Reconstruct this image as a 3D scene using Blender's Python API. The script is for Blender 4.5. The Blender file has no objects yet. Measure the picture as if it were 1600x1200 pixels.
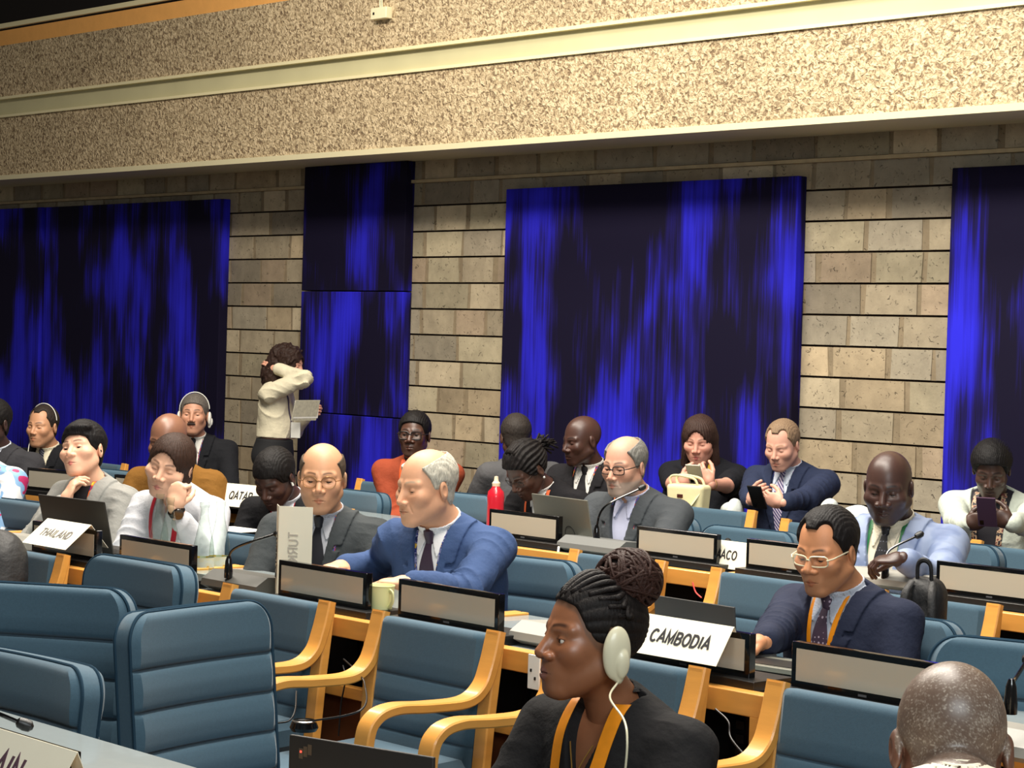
import bpy, math, random
import numpy as np
from mathutils import Vector, Matrix

# ---------------------------------------------------------------- camera
SC = bpy.context.scene
COL = SC.collection
IMW, IMH, FPX = 1600.0, 1200.0, 3400.0
EYE = np.array([0.0, 0.0, 1.62])
def _n(v):
    v = np.asarray(v, float); return v / np.linalg.norm(v)
_slope = 0.0297
_pd = (531.4 - 600.0) * math.cos(math.atan(_slope))          # horizon offset from the centre
_pit = math.atan(-_pd / FPX)
_up2 = _n([_slope, 1.0])
ZC = _n([_up2[0] * math.cos(_pit), _up2[1] * math.cos(_pit), math.sin(_pit)])   # world Z in camera axes
_mx = _n([-3110.0, 161.0, -FPX])
_mx = _n(_mx - ZC * np.dot(_mx, ZC))
XC = -_mx
YC = np.cross(ZC, XC)
RWC = np.array([XC, YC, ZC])            # camera -> world (rows are the world axes in camera axes)
cam_d = bpy.data.cameras.new('camera'); cam = bpy.data.objects.new('camera', cam_d); COL.objects.link(cam)
cam_d.sensor_width = 36.0; cam_d.lens = 36.0 * FPX / IMW; cam_d.clip_start = 0.05; cam_d.clip_end = 100
M = Matrix([list(RWC[0]) + [EYE[0]], list(RWC[1]) + [EYE[1]], list(RWC[2]) + [EYE[2]], [0, 0, 0, 1]])
cam.matrix_world = M
SC.camera = cam

def ray(px, py):
    return RWC @ np.array([px - IMW / 2, IMH / 2 - py, -FPX])
def P(px, py, D):                        # a measured pixel seen at depth plane y = D
    r = ray(px, py); return EYE + r * (D / r[1])
def PZ(px, py, z):
    r = ray(px, py); return EYE + r * ((z - EYE[2]) / r[2])
def azcam(px):                           # horizontal unit vector from that column back to the camera
    r = ray(px, 560); v = -np.array([r[0], r[1]]); return v / np.linalg.norm(v)

# ---------------------------------------------------------------- light and exposure
SC.view_settings.view_transform = 'Standard'; SC.view_settings.look = 'None'
SC.view_settings.gamma = 1.0; SC.view_settings.exposure = 0.0
SC.view_settings.use_curve_mapping = False
W = bpy.data.worlds.new('world'); SC.world = W; W.use_nodes = True
W.node_tree.nodes['Background'].inputs[0].default_value = (1.0, 0.93, 0.84, 1)
W.node_tree.nodes['Background'].inputs[1].default_value = 0.13
def area(name, loc, target, size, energy, color, sy=None):
    l = bpy.data.lights.new(name, 'AREA'); l.energy = energy; l.color = color; l.size = size
    if sy: l.shape = 'RECTANGLE'; l.size_y = sy
    o = bpy.data.objects.new(name, l); COL.objects.link(o); o.location = loc
    d = Vector(target) - Vector(loc); o.rotation_euler = d.to_track_quat('-Z', 'Y').to_euler()
    return o
area('ceiling_light', (-5.4, 4.6, 5.3), (-5.4, 4.9, 0.0), 3.6, 400, (1.0, 0.93, 0.82), 1.0)
area('ceiling_light', (-3.0, 3.0, 5.3), (-3.2, 3.2, 0.0), 2.2, 190, (1.0, 0.93, 0.83), 1.0)
area('ceiling_light', (-9.0, 5.0, 5.3), (-9.0, 5.6, 0.0), 3.0, 290, (1.0, 0.90, 0.77), 1.0)
area('ceiling_light', (-6.5, 6.6, 5.3), (-6.5, 7.0, 0.0), 4.0, 150, (1.0, 0.93, 0.82), 0.7)
area('front_fill', (0.8, 0.5, 3.4), (-6.0, 8.0, 1.6), 2.6, 150, (0.90, 0.98, 1.0), 1.5)  # added fill light from the camera side; no screen stands there

# ---------------------------------------------------------------- materials
MATS = {}
def srgb(c):
    return tuple(((v / 255.0) / 12.92 if v <= 10 else (((v / 255.0) + 0.055) / 1.055) ** 2.4) for v in c)
def mat(name, rgb, rough=0.6, metal=0.0, var=0.0, vscale=20.0, bump=0.0, bscale=60.0, stretch=(1, 1, 1), spec=0.5,
        attr=False, sheen=0.0, bdist=0.004, coat=0.0, detail=4.0):
    """procedural principled material; rgb is 0-255 sRGB"""
    if name in MATS: return MATS[name]
    m = bpy.data.materials.new(name); m.use_nodes = True; MATS[name] = m
    nt = m.node_tree; b = nt.nodes['Principled BSDF']; lk = nt.links
    c = srgb(rgb); col = (c[0], c[1], c[2], 1)
    b.inputs['Base Color'].default_value = col
    b.inputs['Roughness'].default_value = rough; b.inputs['Metallic'].default_value = metal
    b.inputs['Specular IOR Level'].default_value = spec
    b.inputs['Sheen Weight'].default_value = sheen; b.inputs['Coat Weight'].default_value = coat
    m.diffuse_color = col
    tc = nt.nodes.new('ShaderNodeTexCoord'); mp = nt.nodes.new('ShaderNodeMapping')
    lk.new(tc.outputs['Object'], mp.inputs[0]); mp.inputs['Scale'].default_value = stretch
    src = None
    if attr:
        a = nt.nodes.new('ShaderNodeAttribute'); a.attribute_name = 'Col'; src = a.outputs['Color']
        lk.new(src, b.inputs['Base Color'])
    if var > 0:
        n = nt.nodes.new('ShaderNodeTexNoise'); n.inputs['Scale'].default_value = vscale; n.inputs['Detail'].default_value = detail
        lk.new(mp.outputs[0], n.inputs['Vector'])
        mr = nt.nodes.new('ShaderNodeMapRange'); mr.inputs[1].default_value = 0.25; mr.inputs[2].default_value = 0.75
        mr.inputs[3].default_value = 1 - var; mr.inputs[4].default_value = 1 + var * 0.6
        lk.new(n.outputs['Fac'], mr.inputs[0])
        vm = nt.nodes.new('ShaderNodeVectorMath'); vm.operation = 'SCALE'
        if src: lk.new(src, vm.inputs[0])
        else: vm.inputs[0].default_value = c
        lk.new(mr.outputs[0], vm.inputs['Scale']); lk.new(vm.outputs[0], b.inputs['Base Color'])
    if bump > 0:
        n2 = nt.nodes.new('ShaderNodeTexNoise'); n2.inputs['Scale'].default_value = bscale; n2.inputs['Detail'].default_value = 5
        lk.new(mp.outputs[0], n2.inputs['Vector'])
        bp = nt.nodes.new('ShaderNodeBump'); bp.inputs['Strength'].default_value = bump; bp.inputs['Distance'].default_value = bdist
        lk.new(n2.outputs['Fac'], bp.inputs['Height']); lk.new(bp.outputs[0], b.inputs['Normal'])
    return m
def pattern_mat(name, c1, c2, kind='stripe', scale=60.0, rot=0.0, thr=0.5, rough=0.6, stretch=(1, 1, 1), cols=None):
    """two or more colours in stripes, dots or blotches"""
    if name in MATS: return MATS[name]
    m = mat(name, c1, rough)
    nt = m.node_tree; b = nt.nodes['Principled BSDF']; lk = nt.links
    mp = [n for n in nt.nodes if n.type == 'MAPPING'][0]; mp.inputs['Rotation'].default_value = (0, rot, 0); mp.inputs['Scale'].default_value = stretch
    if kind == 'stripe':
        t = nt.nodes.new('ShaderNodeTexWave'); t.inputs['Scale'].default_value = scale; t.wave_type = 'BANDS'; out = t.outputs['Fac']
    elif kind == 'dots':
        t = nt.nodes.new('ShaderNodeTexVoronoi'); t.inputs['Scale'].default_value = scale; t.inputs['Randomness'].default_value = 0.25; out = t.outputs['Distance']
    else:
        t = nt.nodes.new('ShaderNodeTexNoise'); t.inputs['Scale'].default_value = scale; t.inputs['Detail'].default_value = 1.5; out = t.outputs['Fac']
    lk.new(mp.outputs[0], t.inputs['Vector'])
    r = nt.nodes.new('ShaderNodeValToRGB'); r.color_ramp.interpolation = 'CONSTANT' if kind != 'soft' else 'LINEAR'
    cs = cols or [c1, c2]
    if kind in ('stripe', 'dots'):
        pos = [0, thr] if len(cs) == 2 else [i / len(cs) for i in range(len(cs))]
    else:
        pos = [0] + [0.36 + 0.28 * (i + 0.5) / (len(cs) - 1) for i in range(len(cs) - 1)]
    e = r.color_ramp.elements
    while len(e) < len(cs): e.new(0.5)
    for i, cc in enumerate(cs):
        e[i].position = pos[i]; e[i].color = (*srgb(cc), 1)
    lk.new(out, r.inputs[0]); lk.new(r.outputs[0], b.inputs['Base Color'])
    return m

# ---------------------------------------------------------------- object helpers
def tag(o, label=None, cat=None, group=None, kind=None):
    if label: o['label'] = label
    if cat: o['category'] = cat
    if group: o['group'] = group
    if kind: o['kind'] = kind
    return o
def empty(name, loc, rz=0.0, label=None, cat=None, group=None):
    o = bpy.data.objects.new(name, None); COL.objects.link(o); o.location = tuple(loc); o.rotation_euler = (0, 0, rz)
    o.empty_display_size = 0.1
    return tag(o, label, cat, group)
def meshobj(name, V, F, m, parent=None, smooth=True, fmat=None, loc=None, sharp=None):
    me = bpy.data.meshes.new(name)
    me.from_pydata([tuple(map(float, v)) for v in V], [], [tuple(map(int, f)) for f in F])
    ms = m if isinstance(m, (list, tuple)) else [m]
    for mm in ms: me.materials.append(mm)
    if fmat is not None: me.polygons.foreach_set('material_index', np.asarray(fmat, np.int32))
    me.polygons.foreach_set('use_smooth', [smooth] * len(me.polygons))
    if sharp is not None and smooth: me.set_sharp_from_angle(angle=math.radians(sharp))
    me.update()
    o = bpy.data.objects.new(name, me); COL.objects.link(o)
    if parent: o.parent = parent
    if loc is not None: o.location = tuple(loc)
    return o
class MB:
    """collects shapes into one mesh"""
    def __init__(s): s.V = []; s.F = []; s.M = []
    def add(s, V, F, mi=0, T=None):
        b = len(s.V)
        for v in V:
            v = Vector(v)
            if T is not None: v = T @ v
            s.V.append(v[:])
        for f in F: s.F.append([b + i for i in f]); s.M.append(mi)
        return s
    def box(s, x0, x1, y0, y1, z0, z1, mi=0, bev=0.0, T=None):
        if bev <= 0:
            V = [(x, y, z) for x in (x0, x1) for y in (y0, y1) for z in (z0, z1)]
            F = [(0, 1, 3, 2), (4, 6, 7, 5), (0, 4, 5, 1), (2, 3, 7, 6), (0, 2, 6, 4), (1, 5, 7, 3)]
            return s.add(V, F, mi, T)
        import bmesh
        bm = bmesh.new(); bmesh.ops.create_cube(bm, size=1)
        for v in bm.verts:
            v.co = Vector(((x0 + x1) / 2 + v.co.x * (x1 - x0), (y0 + y1) / 2 + v.co.y * (y1 - y0), (z0 + z1) / 2 + v.co.z * (z1 - z0)))
        bmesh.ops.bevel(bm, geom=bm.edges[:], offset=bev, segments=3, affect='EDGES', profile=0.7)
        bm.verts.index_update()
        s.add([v.co[:] for v in bm.verts], [[v.index for v in f.verts] for f in bm.faces], mi, T); bm.free(); return s
    def tube(s, pts, r, n=10, mi=0, caps=True, T=None, sc=(1, 1)):
        pts = [Vector(tuple(p)) for p in pts]
        rs = r if isinstance(r, (list, tuple)) else [r] * len(pts)
        V = []; F = []; up = None
        for i, p in enumerate(pts):
            d = (pts[min(i + 1, len(pts) - 1)] - pts[max(i - 1, 0)])
            if d.length < 1e-9: d = Vector((0, 0, 1))
            d.normalize()
            if up is None:
                up = Vector((0, 0, 1)) if abs(d.z) < 0.9 else Vector((1, 0, 0))
            a = d.cross(up); a.normalize(); b = a.cross(d); b.normalize(); up = b
            for k in range(n):
                t = 2 * math.pi * k / n
                V.append(p + a * (math.cos(t) * rs[i] * sc[0]) + b * (math.sin(t) * rs[i] * sc[1]))
        for i in range(len(pts) - 1):
            for k in range(n):
                F.append((i * n + k, i * n + (k + 1) % n, (i + 1) * n + (k + 1) % n, (i + 1) * n + k))
        if caps: F.append(tuple(range(n))[::-1]); F.append(tuple((len(pts) - 1) * n + k for k in range(n)))
        return s.add(V, F, mi, T)
    def lathe(s, prof, n=24, mi=0, T=None):
        V = []; F = []
        for (r, z) in prof:
            for k in range(n):
                t = 2 * math.pi * k / n; V.append((r * math.cos(t), r * math.sin(t), z))
        for i in range(len(prof) - 1):
            for k in range(n): F.append((i * n + k, i * n + (k + 1) % n, (i + 1) * n + (k + 1) % n, (i + 1) * n + k))
        return s.add(V, F, mi, T)
    def sweep(s, path, w, t, mi=0, T=None, bev=0.004):
        """rectangular section along a path in the local YZ plane; w is the width along X, t the thickness"""
        V = []; F = []
        sec = [(-w / 2 + bev, -t / 2), (w / 2 - bev, -t / 2), (w / 2, -t / 2 + bev), (w / 2, t / 2 - bev), (w / 2 - bev, t / 2), (-w / 2 + bev, t / 2), (-w / 2, t / 2 - bev), (-w / 2, -t / 2 + bev)]
        n = len(sec)
        for i, p in enumerate(path):
            a = Vector(path[max(i - 1, 0)]); b = Vector(path[min(i + 1, len(path) - 1)]); d = (b - a); d.x = 0; d.normalize()
            nn = Vector((0, -d.z, d.y))
            for (u, v) in sec: V.append(Vector(p) + Vector((u, 0, 0)) + nn * v)
        for i in range(len(path) - 1):
            for k in range(n): F.append((i * n + k, i * n + (k + 1) % n, (i + 1) * n + (k + 1) % n, (i + 1) * n + k))
        F.append(tuple(range(n))[::-1]); F.append(tuple((len(path) - 1) * n + k for k in range(n)))
        return s.add(V, F, mi, T)
    def build(s, name, m, parent=None, smooth=True, sharp=35, loc=None):
        import bmesh
        o = meshobj(name, s.V, s.F, m, parent, smooth, s.M, loc)
        bm = bmesh.new(); bm.from_mesh(o.data); bmesh.ops.recalc_face_normals(bm, faces=bm.faces[:]); bm.to_mesh(o.data); bm.free()
        if smooth and sharp: o.data.set_sharp_from_angle(angle=math.radians(sharp))
        return o
def copy_tree(o, parent=None):
    c = o.copy(); COL.objects.link(c)
    if parent: c.parent = parent
    for ch in list(o.children): copy_tree(ch, c)
    return c
def smooth_path(pts, n=8):
    pts = [np.asarray(p, float) for p in pts]; out = []
    q = [2 * pts[0] - pts[1]] + pts + [2 * pts[-1] - pts[-2]]
    for i in range(1, len(q) - 2):
        for k in range(n):
            t = k / n; p0, p1, p2, p3 = q[i - 1], q[i], q[i + 1], q[i + 2]
            out.append(0.5 * ((2 * p1) + (p2 - p0) * t + (2 * p0 - 5 * p1 + 4 * p2 - p3) * t * t + (3 * p1 - p0 - 3 * p2 + p3) * t ** 3))
    out.append(pts[-1]); return out
def _arc(cx, cy, rx, ry, a0, a1, n=14):
    return [(cx + rx * math.cos(math.radians(a0 + (a1 - a0) * i / n)), cy + ry * math.sin(math.radians(a0 + (a1 - a0) * i / n))) for i in range(n + 1)]
GLYPH = {
    'A': (.72, [[(.02, 0), (.36, 1), (.70, 0)], [(.14, .33), (.58, .33)]]), 'B': (.66, [[(.08, 0), (.08, 1), (.36, 1)] + _arc(.36, .76, .22, .24, 90, -90)[1:] + [(.08, .52)], [(.34, .52)] + _arc(.36, .26, .25, .26, 90, -90)[1:] + [(.08, 0)]]),
    'C': (.72, [_arc(.39, .5, .33, .5, 45, 315, 22)]), 'D': (.72, [[(.08, 0), (.08, 1), (.32, 1)] + _arc(.32, .5, .34, .5, 90, -90, 18)[1:] + [(.08, 0)]]),
    'E': (.62, [[(.58, 0), (.08, 0), (.08, 1), (.57, 1)], [(.08, .52), (.53, .52)]]), 'H': (.72, [[(.08, 0), (.08, 1)], [(.64, 0), (.64, 1)], [(.08, .52), (.64, .52)]]),
    'I': (.26, [[(.13, 0), (.13, 1)]]), 'K': (.68, [[(.08, 0), (.08, 1)], [(.62, 1), (.08, .40)], [(.28, .58), (.66, 0)]]), 'L': (.58, [[(.08, 1), (.08, 0), (.54, 0)]]),
    'M': (.84, [[(.08, 0), (.08, 1), (.42, .10), (.76, 1), (.76, 0)]]), 'N': (.72, [[(.08, 0), (.08, 1), (.64, 0), (.64, 1)]]), 'O': (.78, [_arc(.39, .5, .33, .5, 0, 360, 28)]),
    'P': (.66, [[(.08, 0), (.08, 1), (.36, 1)] + _arc(.36, .73, .24, .27, 90, -90)[1:] + [(.08, .46)]]), 'Q': (.78, [_arc(.39, .5, .33, .5, 0, 360, 28), [(.46, .24), (.72, -.06)]]),
    'R': (.70, [[(.08, 0), (.08, 1), (.38, 1)] + _arc(.38, .74, .23, .26, 90, -90)[1:] + [(.08, .48)], [(.38, .48), (.66, 0)]]),
    'S': (.66, [_arc(.34, .75, .24, .25, 30, 200, 12) + [(.16, .60), (.50, .44)] + _arc(.33, .25, .27, .25, 20, -160, 12)]), 'T': (.64, [[(.02, 1), (.62, 1)], [(.32, 1), (.32, 0)]]),
    'U': (.72, [[(.08, 1), (.08, .32)] + _arc(.36, .30, .28, .30, 180, 360, 14) + [(.64, 1)]]), 'Y': (.68, [[(.02, 1), (.34, .46), (.66, 1)], [(.34, .46), (.34, 0)]]), ' ': (.3, [])}
def text_mesh(name, body, size, m, parent, T, bold=0.0, ext=0.0006):
    """block capitals built from strokes; size is the capital height times 1.35"""
    h = size / 1.35; w = .085 + bold; gap = .13; tot = sum(GLYPH[c][0] for c in body) + gap * (len(body) - 1)
    x0 = -tot / 2; mb = MB(); k = 0
    for c in body:
        gw, pls = GLYPH[c]
        for pl in pls:
            p = [np.array(q, float) for q in pl]; closed = len(p) > 3 and np.linalg.norm(p[0] - p[-1]) < 1e-6; L = []; R = []
            for i in range(len(p)):
                a = p[i - 1] if i > 0 else (p[-2] if closed else None); b = p[i + 1] if i < len(p) - 1 else (p[1] if closed else None)
                d1 = _n(p[i] - a) if a is not None else None; d2 = _n(b - p[i]) if b is not None else None
                if d1 is None: d1 = d2
                if d2 is None: d2 = d1
                n1 = np.array([-d1[1], d1[0]]); n2 = np.array([-d2[1], d2[0]]); mi = _n(n1 + n2); s = w / max(.35, float(mi @ n1))
                L.append(p[i] + mi * s); R.append(p[i] - mi * s)
            z = k * 1.2e-5; k += 1; n = len(p); V = []
            for q in (L, R):
                for v in q: V += [((x0 + v[0]) * h, (v[1] - .5) * h, -ext), ((x0 + v[0]) * h, (v[1] - .5) * h, ext + z)]
            F = []
            for i in range(n - 1):
                a, b, c_, d = 2 * i, 2 * i + 2, 2 * n + 2 * i, 2 * n + 2 * i + 2
                F += [(a + 1, c_ + 1, d + 1, b + 1), (a, b, d, c_), (a, a + 1, b + 1, b), (c_, d, d + 1, c_ + 1)]
            F += [(0, 2 * n, 2 * n + 1, 1), (2 * n - 2, 2 * n - 1, 4 * n - 1, 4 * n - 2)]
            mb.add(V, F)
        x0 += gw + gap
    o = mb.build(name, m, parent, smooth=False); o.matrix_local = T
    return o

# ---------------------------------------------------------------- signed-distance sculpting
def ell(p, c, r):
    q = p - np.asarray(c, np.float32); r = np.asarray(r, np.float32)
    k0 = np.sqrt(((q / r) ** 2).sum(1)); k1 = np.sqrt(((q / (r * r)) ** 2).sum(1)) + 1e-6
    return k0 * (k0 - 1) / k1
def rcone(p, a, b, ra, rb):
    a = np.asarray(a, np.float32); b = np.asarray(b, np.float32); d = b - a
    t = np.clip(((p - a) @ d) / max(float(d @ d), 1e-9), 0, 1)
    return np.sqrt((((p - a) - t[:, None] * d) ** 2).sum(1)) - (ra + (rb - ra) * t)
def smin(a, b, k):
    h = np.clip(0.5 + 0.5 * (b - a) / k, 0, 1); return b + (a - b) * h - k * h * (1 - h)
def smax(a, b, k): return -smin(-a, -b, k)
def wn(p, f, seed=0.0):
    """cheap smooth noise, about -1..1"""
    x, y, z = p[:, 0] * f, p[:, 1] * f, p[:, 2] * f
    return (np.sin(x * 1.1 + 1.7 * np.sin(y * 0.9 + seed) + seed) * np.sin(y * 1.3 + 1.5 * np.sin(z * 1.1 + 2 * seed)) +
            np.sin(z * 1.2 + 1.6 * np.sin(x * 0.8 + 3 * seed)) * np.cos(x * 0.7 + y * 0.9 + seed)) * 0.6
def snets(Fv, org, h):
    ins = Fv < 0
    nx, ny, nz = Fv.shape
    cnt = np.zeros((nx - 1, ny - 1, nz - 1), np.int8)
    for i in (0, 1):
        for j in (0, 1):
            for k in (0, 1): cnt += ins[i:nx - 1 + i, j:ny - 1 + j, k:nz - 1 + k]
    mask = (cnt > 0) & (cnt < 8)
    I, J, K = np.nonzero(mask)
    idx = -np.ones(mask.shape, np.int64); idx[I, J, K] = np.arange(len(I))
    corners = [(i, j, k) for i in (0, 1) for j in (0, 1) for k in (0, 1)]
    vals = np.stack([Fv[I + c[0], J + c[1], K + c[2]] for c in corners], 1)
    acc = np.zeros((len(I), 3)); n = np.zeros(len(I))
    for a in range(8):
        for b in range(a + 1, 8):
            ca, cb = np.array(corners[a]), np.array(corners[b])
            if np.abs(ca - cb).sum() != 1: continue
            va, vb = vals[:, a], vals[:, b]; m = (va < 0) != (vb < 0)
            t = np.where(m, va / np.where(m, va - vb, 1), 0)
            acc += np.where(m[:, None], ca + (cb - ca) * t[:, None], 0); n += m
    V = (np.stack([I, J, K], 1) + acc / n[:, None]) * h + org
    quads = []
    for ax in range(3):
        s0 = [slice(None)] * 3; s1 = [slice(None)] * 3
        s0[ax] = slice(0, -1); s1[ax] = slice(1, None)
        cr = ins[tuple(s0)] != ins[tuple(s1)]
        o1, o2 = [(1, 2), (2, 0), (0, 1)][ax]
        e = np.argwhere(cr)
        e = e[(e[:, o1] > 0) & (e[:, o2] > 0) & (e[:, o1] < Fv.shape[o1] - 1) & (e[:, o2] < Fv.shape[o2] - 1)]
        if len(e) == 0: continue
        d1 = np.zeros(3, int); d1[o1] = 1; d2 = np.zeros(3, int); d2[o2] = 1
        g = lambda q: idx[q[:, 0], q[:, 1], q[:, 2]]
        q = np.stack([g(e - d1 - d2), g(e - d2), g(e), g(e - d1)], 1)
        fl = ins[e[:, 0], e[:, 1], e[:, 2]]
        q[~fl] = q[~fl][:, ::-1]
        quads.append(q)
    Q = np.concatenate(quads); Q = Q[(Q >= 0).all(1)]
    return V, Q
def sculpt(f, lo, hi, h, slack=1.5):
    """sample f in blocks near the surface only, return vertices and quads"""
    lo = np.asarray(lo, float); hi = np.asarray(hi, float); B = 8
    nb = np.maximum(1, np.ceil((hi - lo) / (h * B)).astype(int)); n = nb * B + 1
    bc = np.stack(np.meshgrid(*[np.arange(k) for k in nb], indexing='ij'), -1).reshape(-1, 3)
    cen = (bc + 0.5) * B * h + lo
    fc = f(cen.astype(np.float32))
    near = np.abs(fc) < B * h * 0.9 * slack
    full = np.full(tuple(nb * B + B), 1.0, np.float32)
    for (b, v) in zip(bc[~near], fc[~near]):
        if v < 0: full[b[0] * B:(b[0] + 1) * B, b[1] * B:(b[1] + 1) * B, b[2] * B:(b[2] + 1) * B] = -1.0
    nbk = bc[near]
    off = np.stack(np.meshgrid(*[np.arange(B)] * 3, indexing='ij'), -1).reshape(-1, 3)
    CH = 400
    for s in range(0, len(nbk), CH):
        g = (nbk[s:s + CH, None, :] * B + off[None]).reshape(-1, 3)
        full[g[:, 0], g[:, 1], g[:, 2]] = f((g * h + lo).astype(np.float32))
    return snets(full[:n[0], :n[1], :n[2]], lo, h)
def fastmesh(name, V, Q, ms, parent=None, colors=None, fmat=None):
    me = bpy.data.meshes.new(name)
    me.vertices.add(len(V)); me.vertices.foreach_set('co', np.asarray(V, np.float32).ravel())
    me.loops.add(len(Q) * 4); me.loops.foreach_set('vertex_index', np.asarray(Q, np.int32).ravel())
    me.polygons.add(len(Q)); me.polygons.foreach_set('loop_start', np.arange(0, len(Q) * 4, 4, dtype=np.int32))
    me.polygons.foreach_set('loop_total', np.full(len(Q), 4, np.int32))
    for m in (ms if isinstance(ms, (list, tuple)) else [ms]): me.materials.append(m)
    if fmat is not None: me.polygons.foreach_set('material_index', np.asarray(fmat, np.int32))
    me.polygons.foreach_set('use_smooth', np.ones(len(Q), bool))
    me.update(calc_edges=True)
    if colors is not None:
        a = me.color_attributes.new('Col', 'FLOAT_COLOR', 'POINT')
        a.data.foreach_set('color', np.concatenate([colors, np.ones((len(V), 1))], 1).astype(np.float32).ravel())
    o = bpy.data.objects.new(name, me); COL.objects.link(o)
    if parent: o.parent = parent
    return o
# ================================================================ room
random.seed(7); np.random.seed(7)
DW, DF = 8.85, 8.30                      # block wall plane, balcony face plane
def fx(px, D, py=700): return float(P(px, py, D)[0])

# ---- block wall: random-length stones, dark bed joints, flush mortar uprights
STONE = [(182, 163, 128), (190, 165, 124), (168, 154, 126), (194, 174, 136), (180, 154, 120), (172, 158, 130), (184, 168, 130), (160, 145, 118)]
wm = bpy.data.materials.new('sawn_stone'); wm.use_nodes = True
nt = wm.node_tree; lk = nt.links; bs = nt.nodes['Principled BSDF']; bs.inputs['Roughness'].default_value = 0.85; bs.inputs['Specular IOR Level'].default_value = 0.25
tc = nt.nodes.new('ShaderNodeTexCoord'); at = nt.nodes.new('ShaderNodeAttribute'); at.attribute_name = 'Col'
n1 = nt.nodes.new('ShaderNodeTexNoise'); n1.inputs['Scale'].default_value = 9; n1.inputs['Detail'].default_value = 6; n1.inputs['Roughness'].default_value = 0.65
n2 = nt.nodes.new('ShaderNodeTexNoise'); n2.inputs['Scale'].default_value = 42; n2.inputs['Detail'].default_value = 3; n2.inputs['Distortion'].default_value = 1.2
for n in (n1, n2): lk.new(tc.outputs['Object'], n.inputs['Vector'])
mr = nt.nodes.new('ShaderNodeMapRange'); mr.inputs[1].default_value = .3; mr.inputs[2].default_value = .7; mr.inputs[3].default_value = .78; mr.inputs[4].default_value = 1.12
lk.new(n1.outputs['Fac'], mr.inputs[0])
pit = nt.nodes.new('ShaderNodeMapRange'); pit.inputs[1].default_value = .27; pit.inputs[2].default_value = .37; pit.inputs[3].default_value = .42; pit.inputs[4].default_value = 1.0
lk.new(n2.outputs['Fac'], pit.inputs[0])
ml = nt.nodes.new('ShaderNodeMath'); ml.operation = 'MULTIPLY'; lk.new(mr.outputs[0], ml.inputs[0]); lk.new(pit.outputs[0], ml.inputs[1])
vs = nt.nodes.new('ShaderNodeVectorMath'); vs.operation = 'SCALE'; lk.new(at.outputs['Color'], vs.inputs[0]); lk.new(ml.outputs[0], vs.inputs['Scale']); lk.new(vs.outputs[0], bs.inputs['Base Color'])
bp = nt.nodes.new('ShaderNodeBump'); bp.inputs['Strength'].default_value = .7; bp.inputs['Distance'].default_value = .008; lk.new(ml.outputs[0], bp.inputs['Height']); lk.new(bp.outputs[0], bs.inputs['Normal'])

zg0 = float(P(400, 442, DW)[2]); CH_ = 0.1625
V = []; F = []; C = []
def wbox(x0, x1, y0, y1, z0, z1, col, jit=0.0):
    b = len(V); j = [random.uniform(-jit, jit) for _ in range(4)]
    V.extend([(x0 + j[0], y0, z0), (x1 + j[1], y0, z0), (x1 + j[2], y0, z1), (x0 + j[3], y0, z1), (x0 + j[0], y1, z0), (x1 + j[1], y1, z0), (x1 + j[2], y1, z1), (x0 + j[3], y1, z1)])
    for f in [(0, 1, 2, 3), (5, 4, 7, 6), (4, 0, 3, 7), (1, 5, 6, 2), (3, 2, 6, 7), (4, 5, 1, 0)]:
        F.append([b + i for i in f])
    C.extend([srgb(col)] * 8)
wbox(-18, -3, DW + .02, DW + .15, -0.02, 3.2, (38, 26, 20))
k0 = int(-zg0 / CH_) - 1
for k in range(k0, 9):
    z0 = zg0 + k * CH_ + .005; z1 = z0 + CH_ - .010
    if z0 > 3.15: break
    wbox(-18, -3, DW + .004, DW + .03, max(z0, 0), z1, (142, 127, 103))
    x = -18 + random.uniform(0, .3)
    while x < -3.1:
        L = random.choice([random.uniform(.26, .38), random.uniform(.36, .5)]); g = random.uniform(.02, .05)
        kk = random.uniform(.86, 1.06); c = random.choice(STONE); g_ = sum(c) / 3; c = tuple((g_ + (v - g_) * .72) * kk for v in c)
        wbox(x + g / 2, min(x + L - g / 2, -3), DW - random.uniform(0, .003), DW + .03, max(z0, 0) + .001, z1 - .001, c, .006)
        x += L
o = meshobj('wall_back', V, F, wm, smooth=False)
a = o.data.color_attributes.new('Col', 'FLOAT_COLOR', 'POINT'); a.data.foreach_set('color', np.array([(c[0], c[1], c[2], 1) for c in C], np.float32).ravel())
tag(o, kind='structure')

# ---- balcony front
rough_c = bpy.data.materials.new('rough_cast_concrete'); rough_c.use_nodes = True
nt = rough_c.node_tree; lk = nt.links; bs = nt.nodes['Principled BSDF']; bs.inputs['Roughness'].default_value = .9; bs.inputs['Specular IOR Level'].default_value = .2
tc = nt.nodes.new('ShaderNodeTexCoord')
n1 = nt.nodes.new('ShaderNodeTexNoise'); n1.inputs['Scale'].default_value = 44; n1.inputs['Detail'].default_value = 2.0; n1.inputs['Distortion'].default_value = .9
n3 = nt.nodes.new('ShaderNodeTexNoise'); n3.inputs['Scale'].default_value = 1.3; n3.inputs['Detail'].default_value = 3
for n in (n1, n3): lk.new(tc.outputs['Object'], n.inputs['Vector'])
r = nt.nodes.new('ShaderNodeValToRGB'); lk.new(n1.outputs['Fac'], r.inputs[0]); e = r.color_ramp.elements
e[0].position = .34; e[0].color = (*srgb((126, 106, 82)), 1); e[1].position = .62; e[1].color = (*srgb((216, 196, 160)), 1); q = e.new(.47); q.color = (*srgb((180, 160, 126)), 1)
mr = nt.nodes.new('ShaderNodeMapRange'); mr.inputs[1].default_value = .3; mr.inputs[2].default_value = .7; mr.inputs[3].default_value = .88; mr.inputs[4].default_value = 1.08; lk.new(n3.outputs['Fac'], mr.inputs[0])
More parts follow.
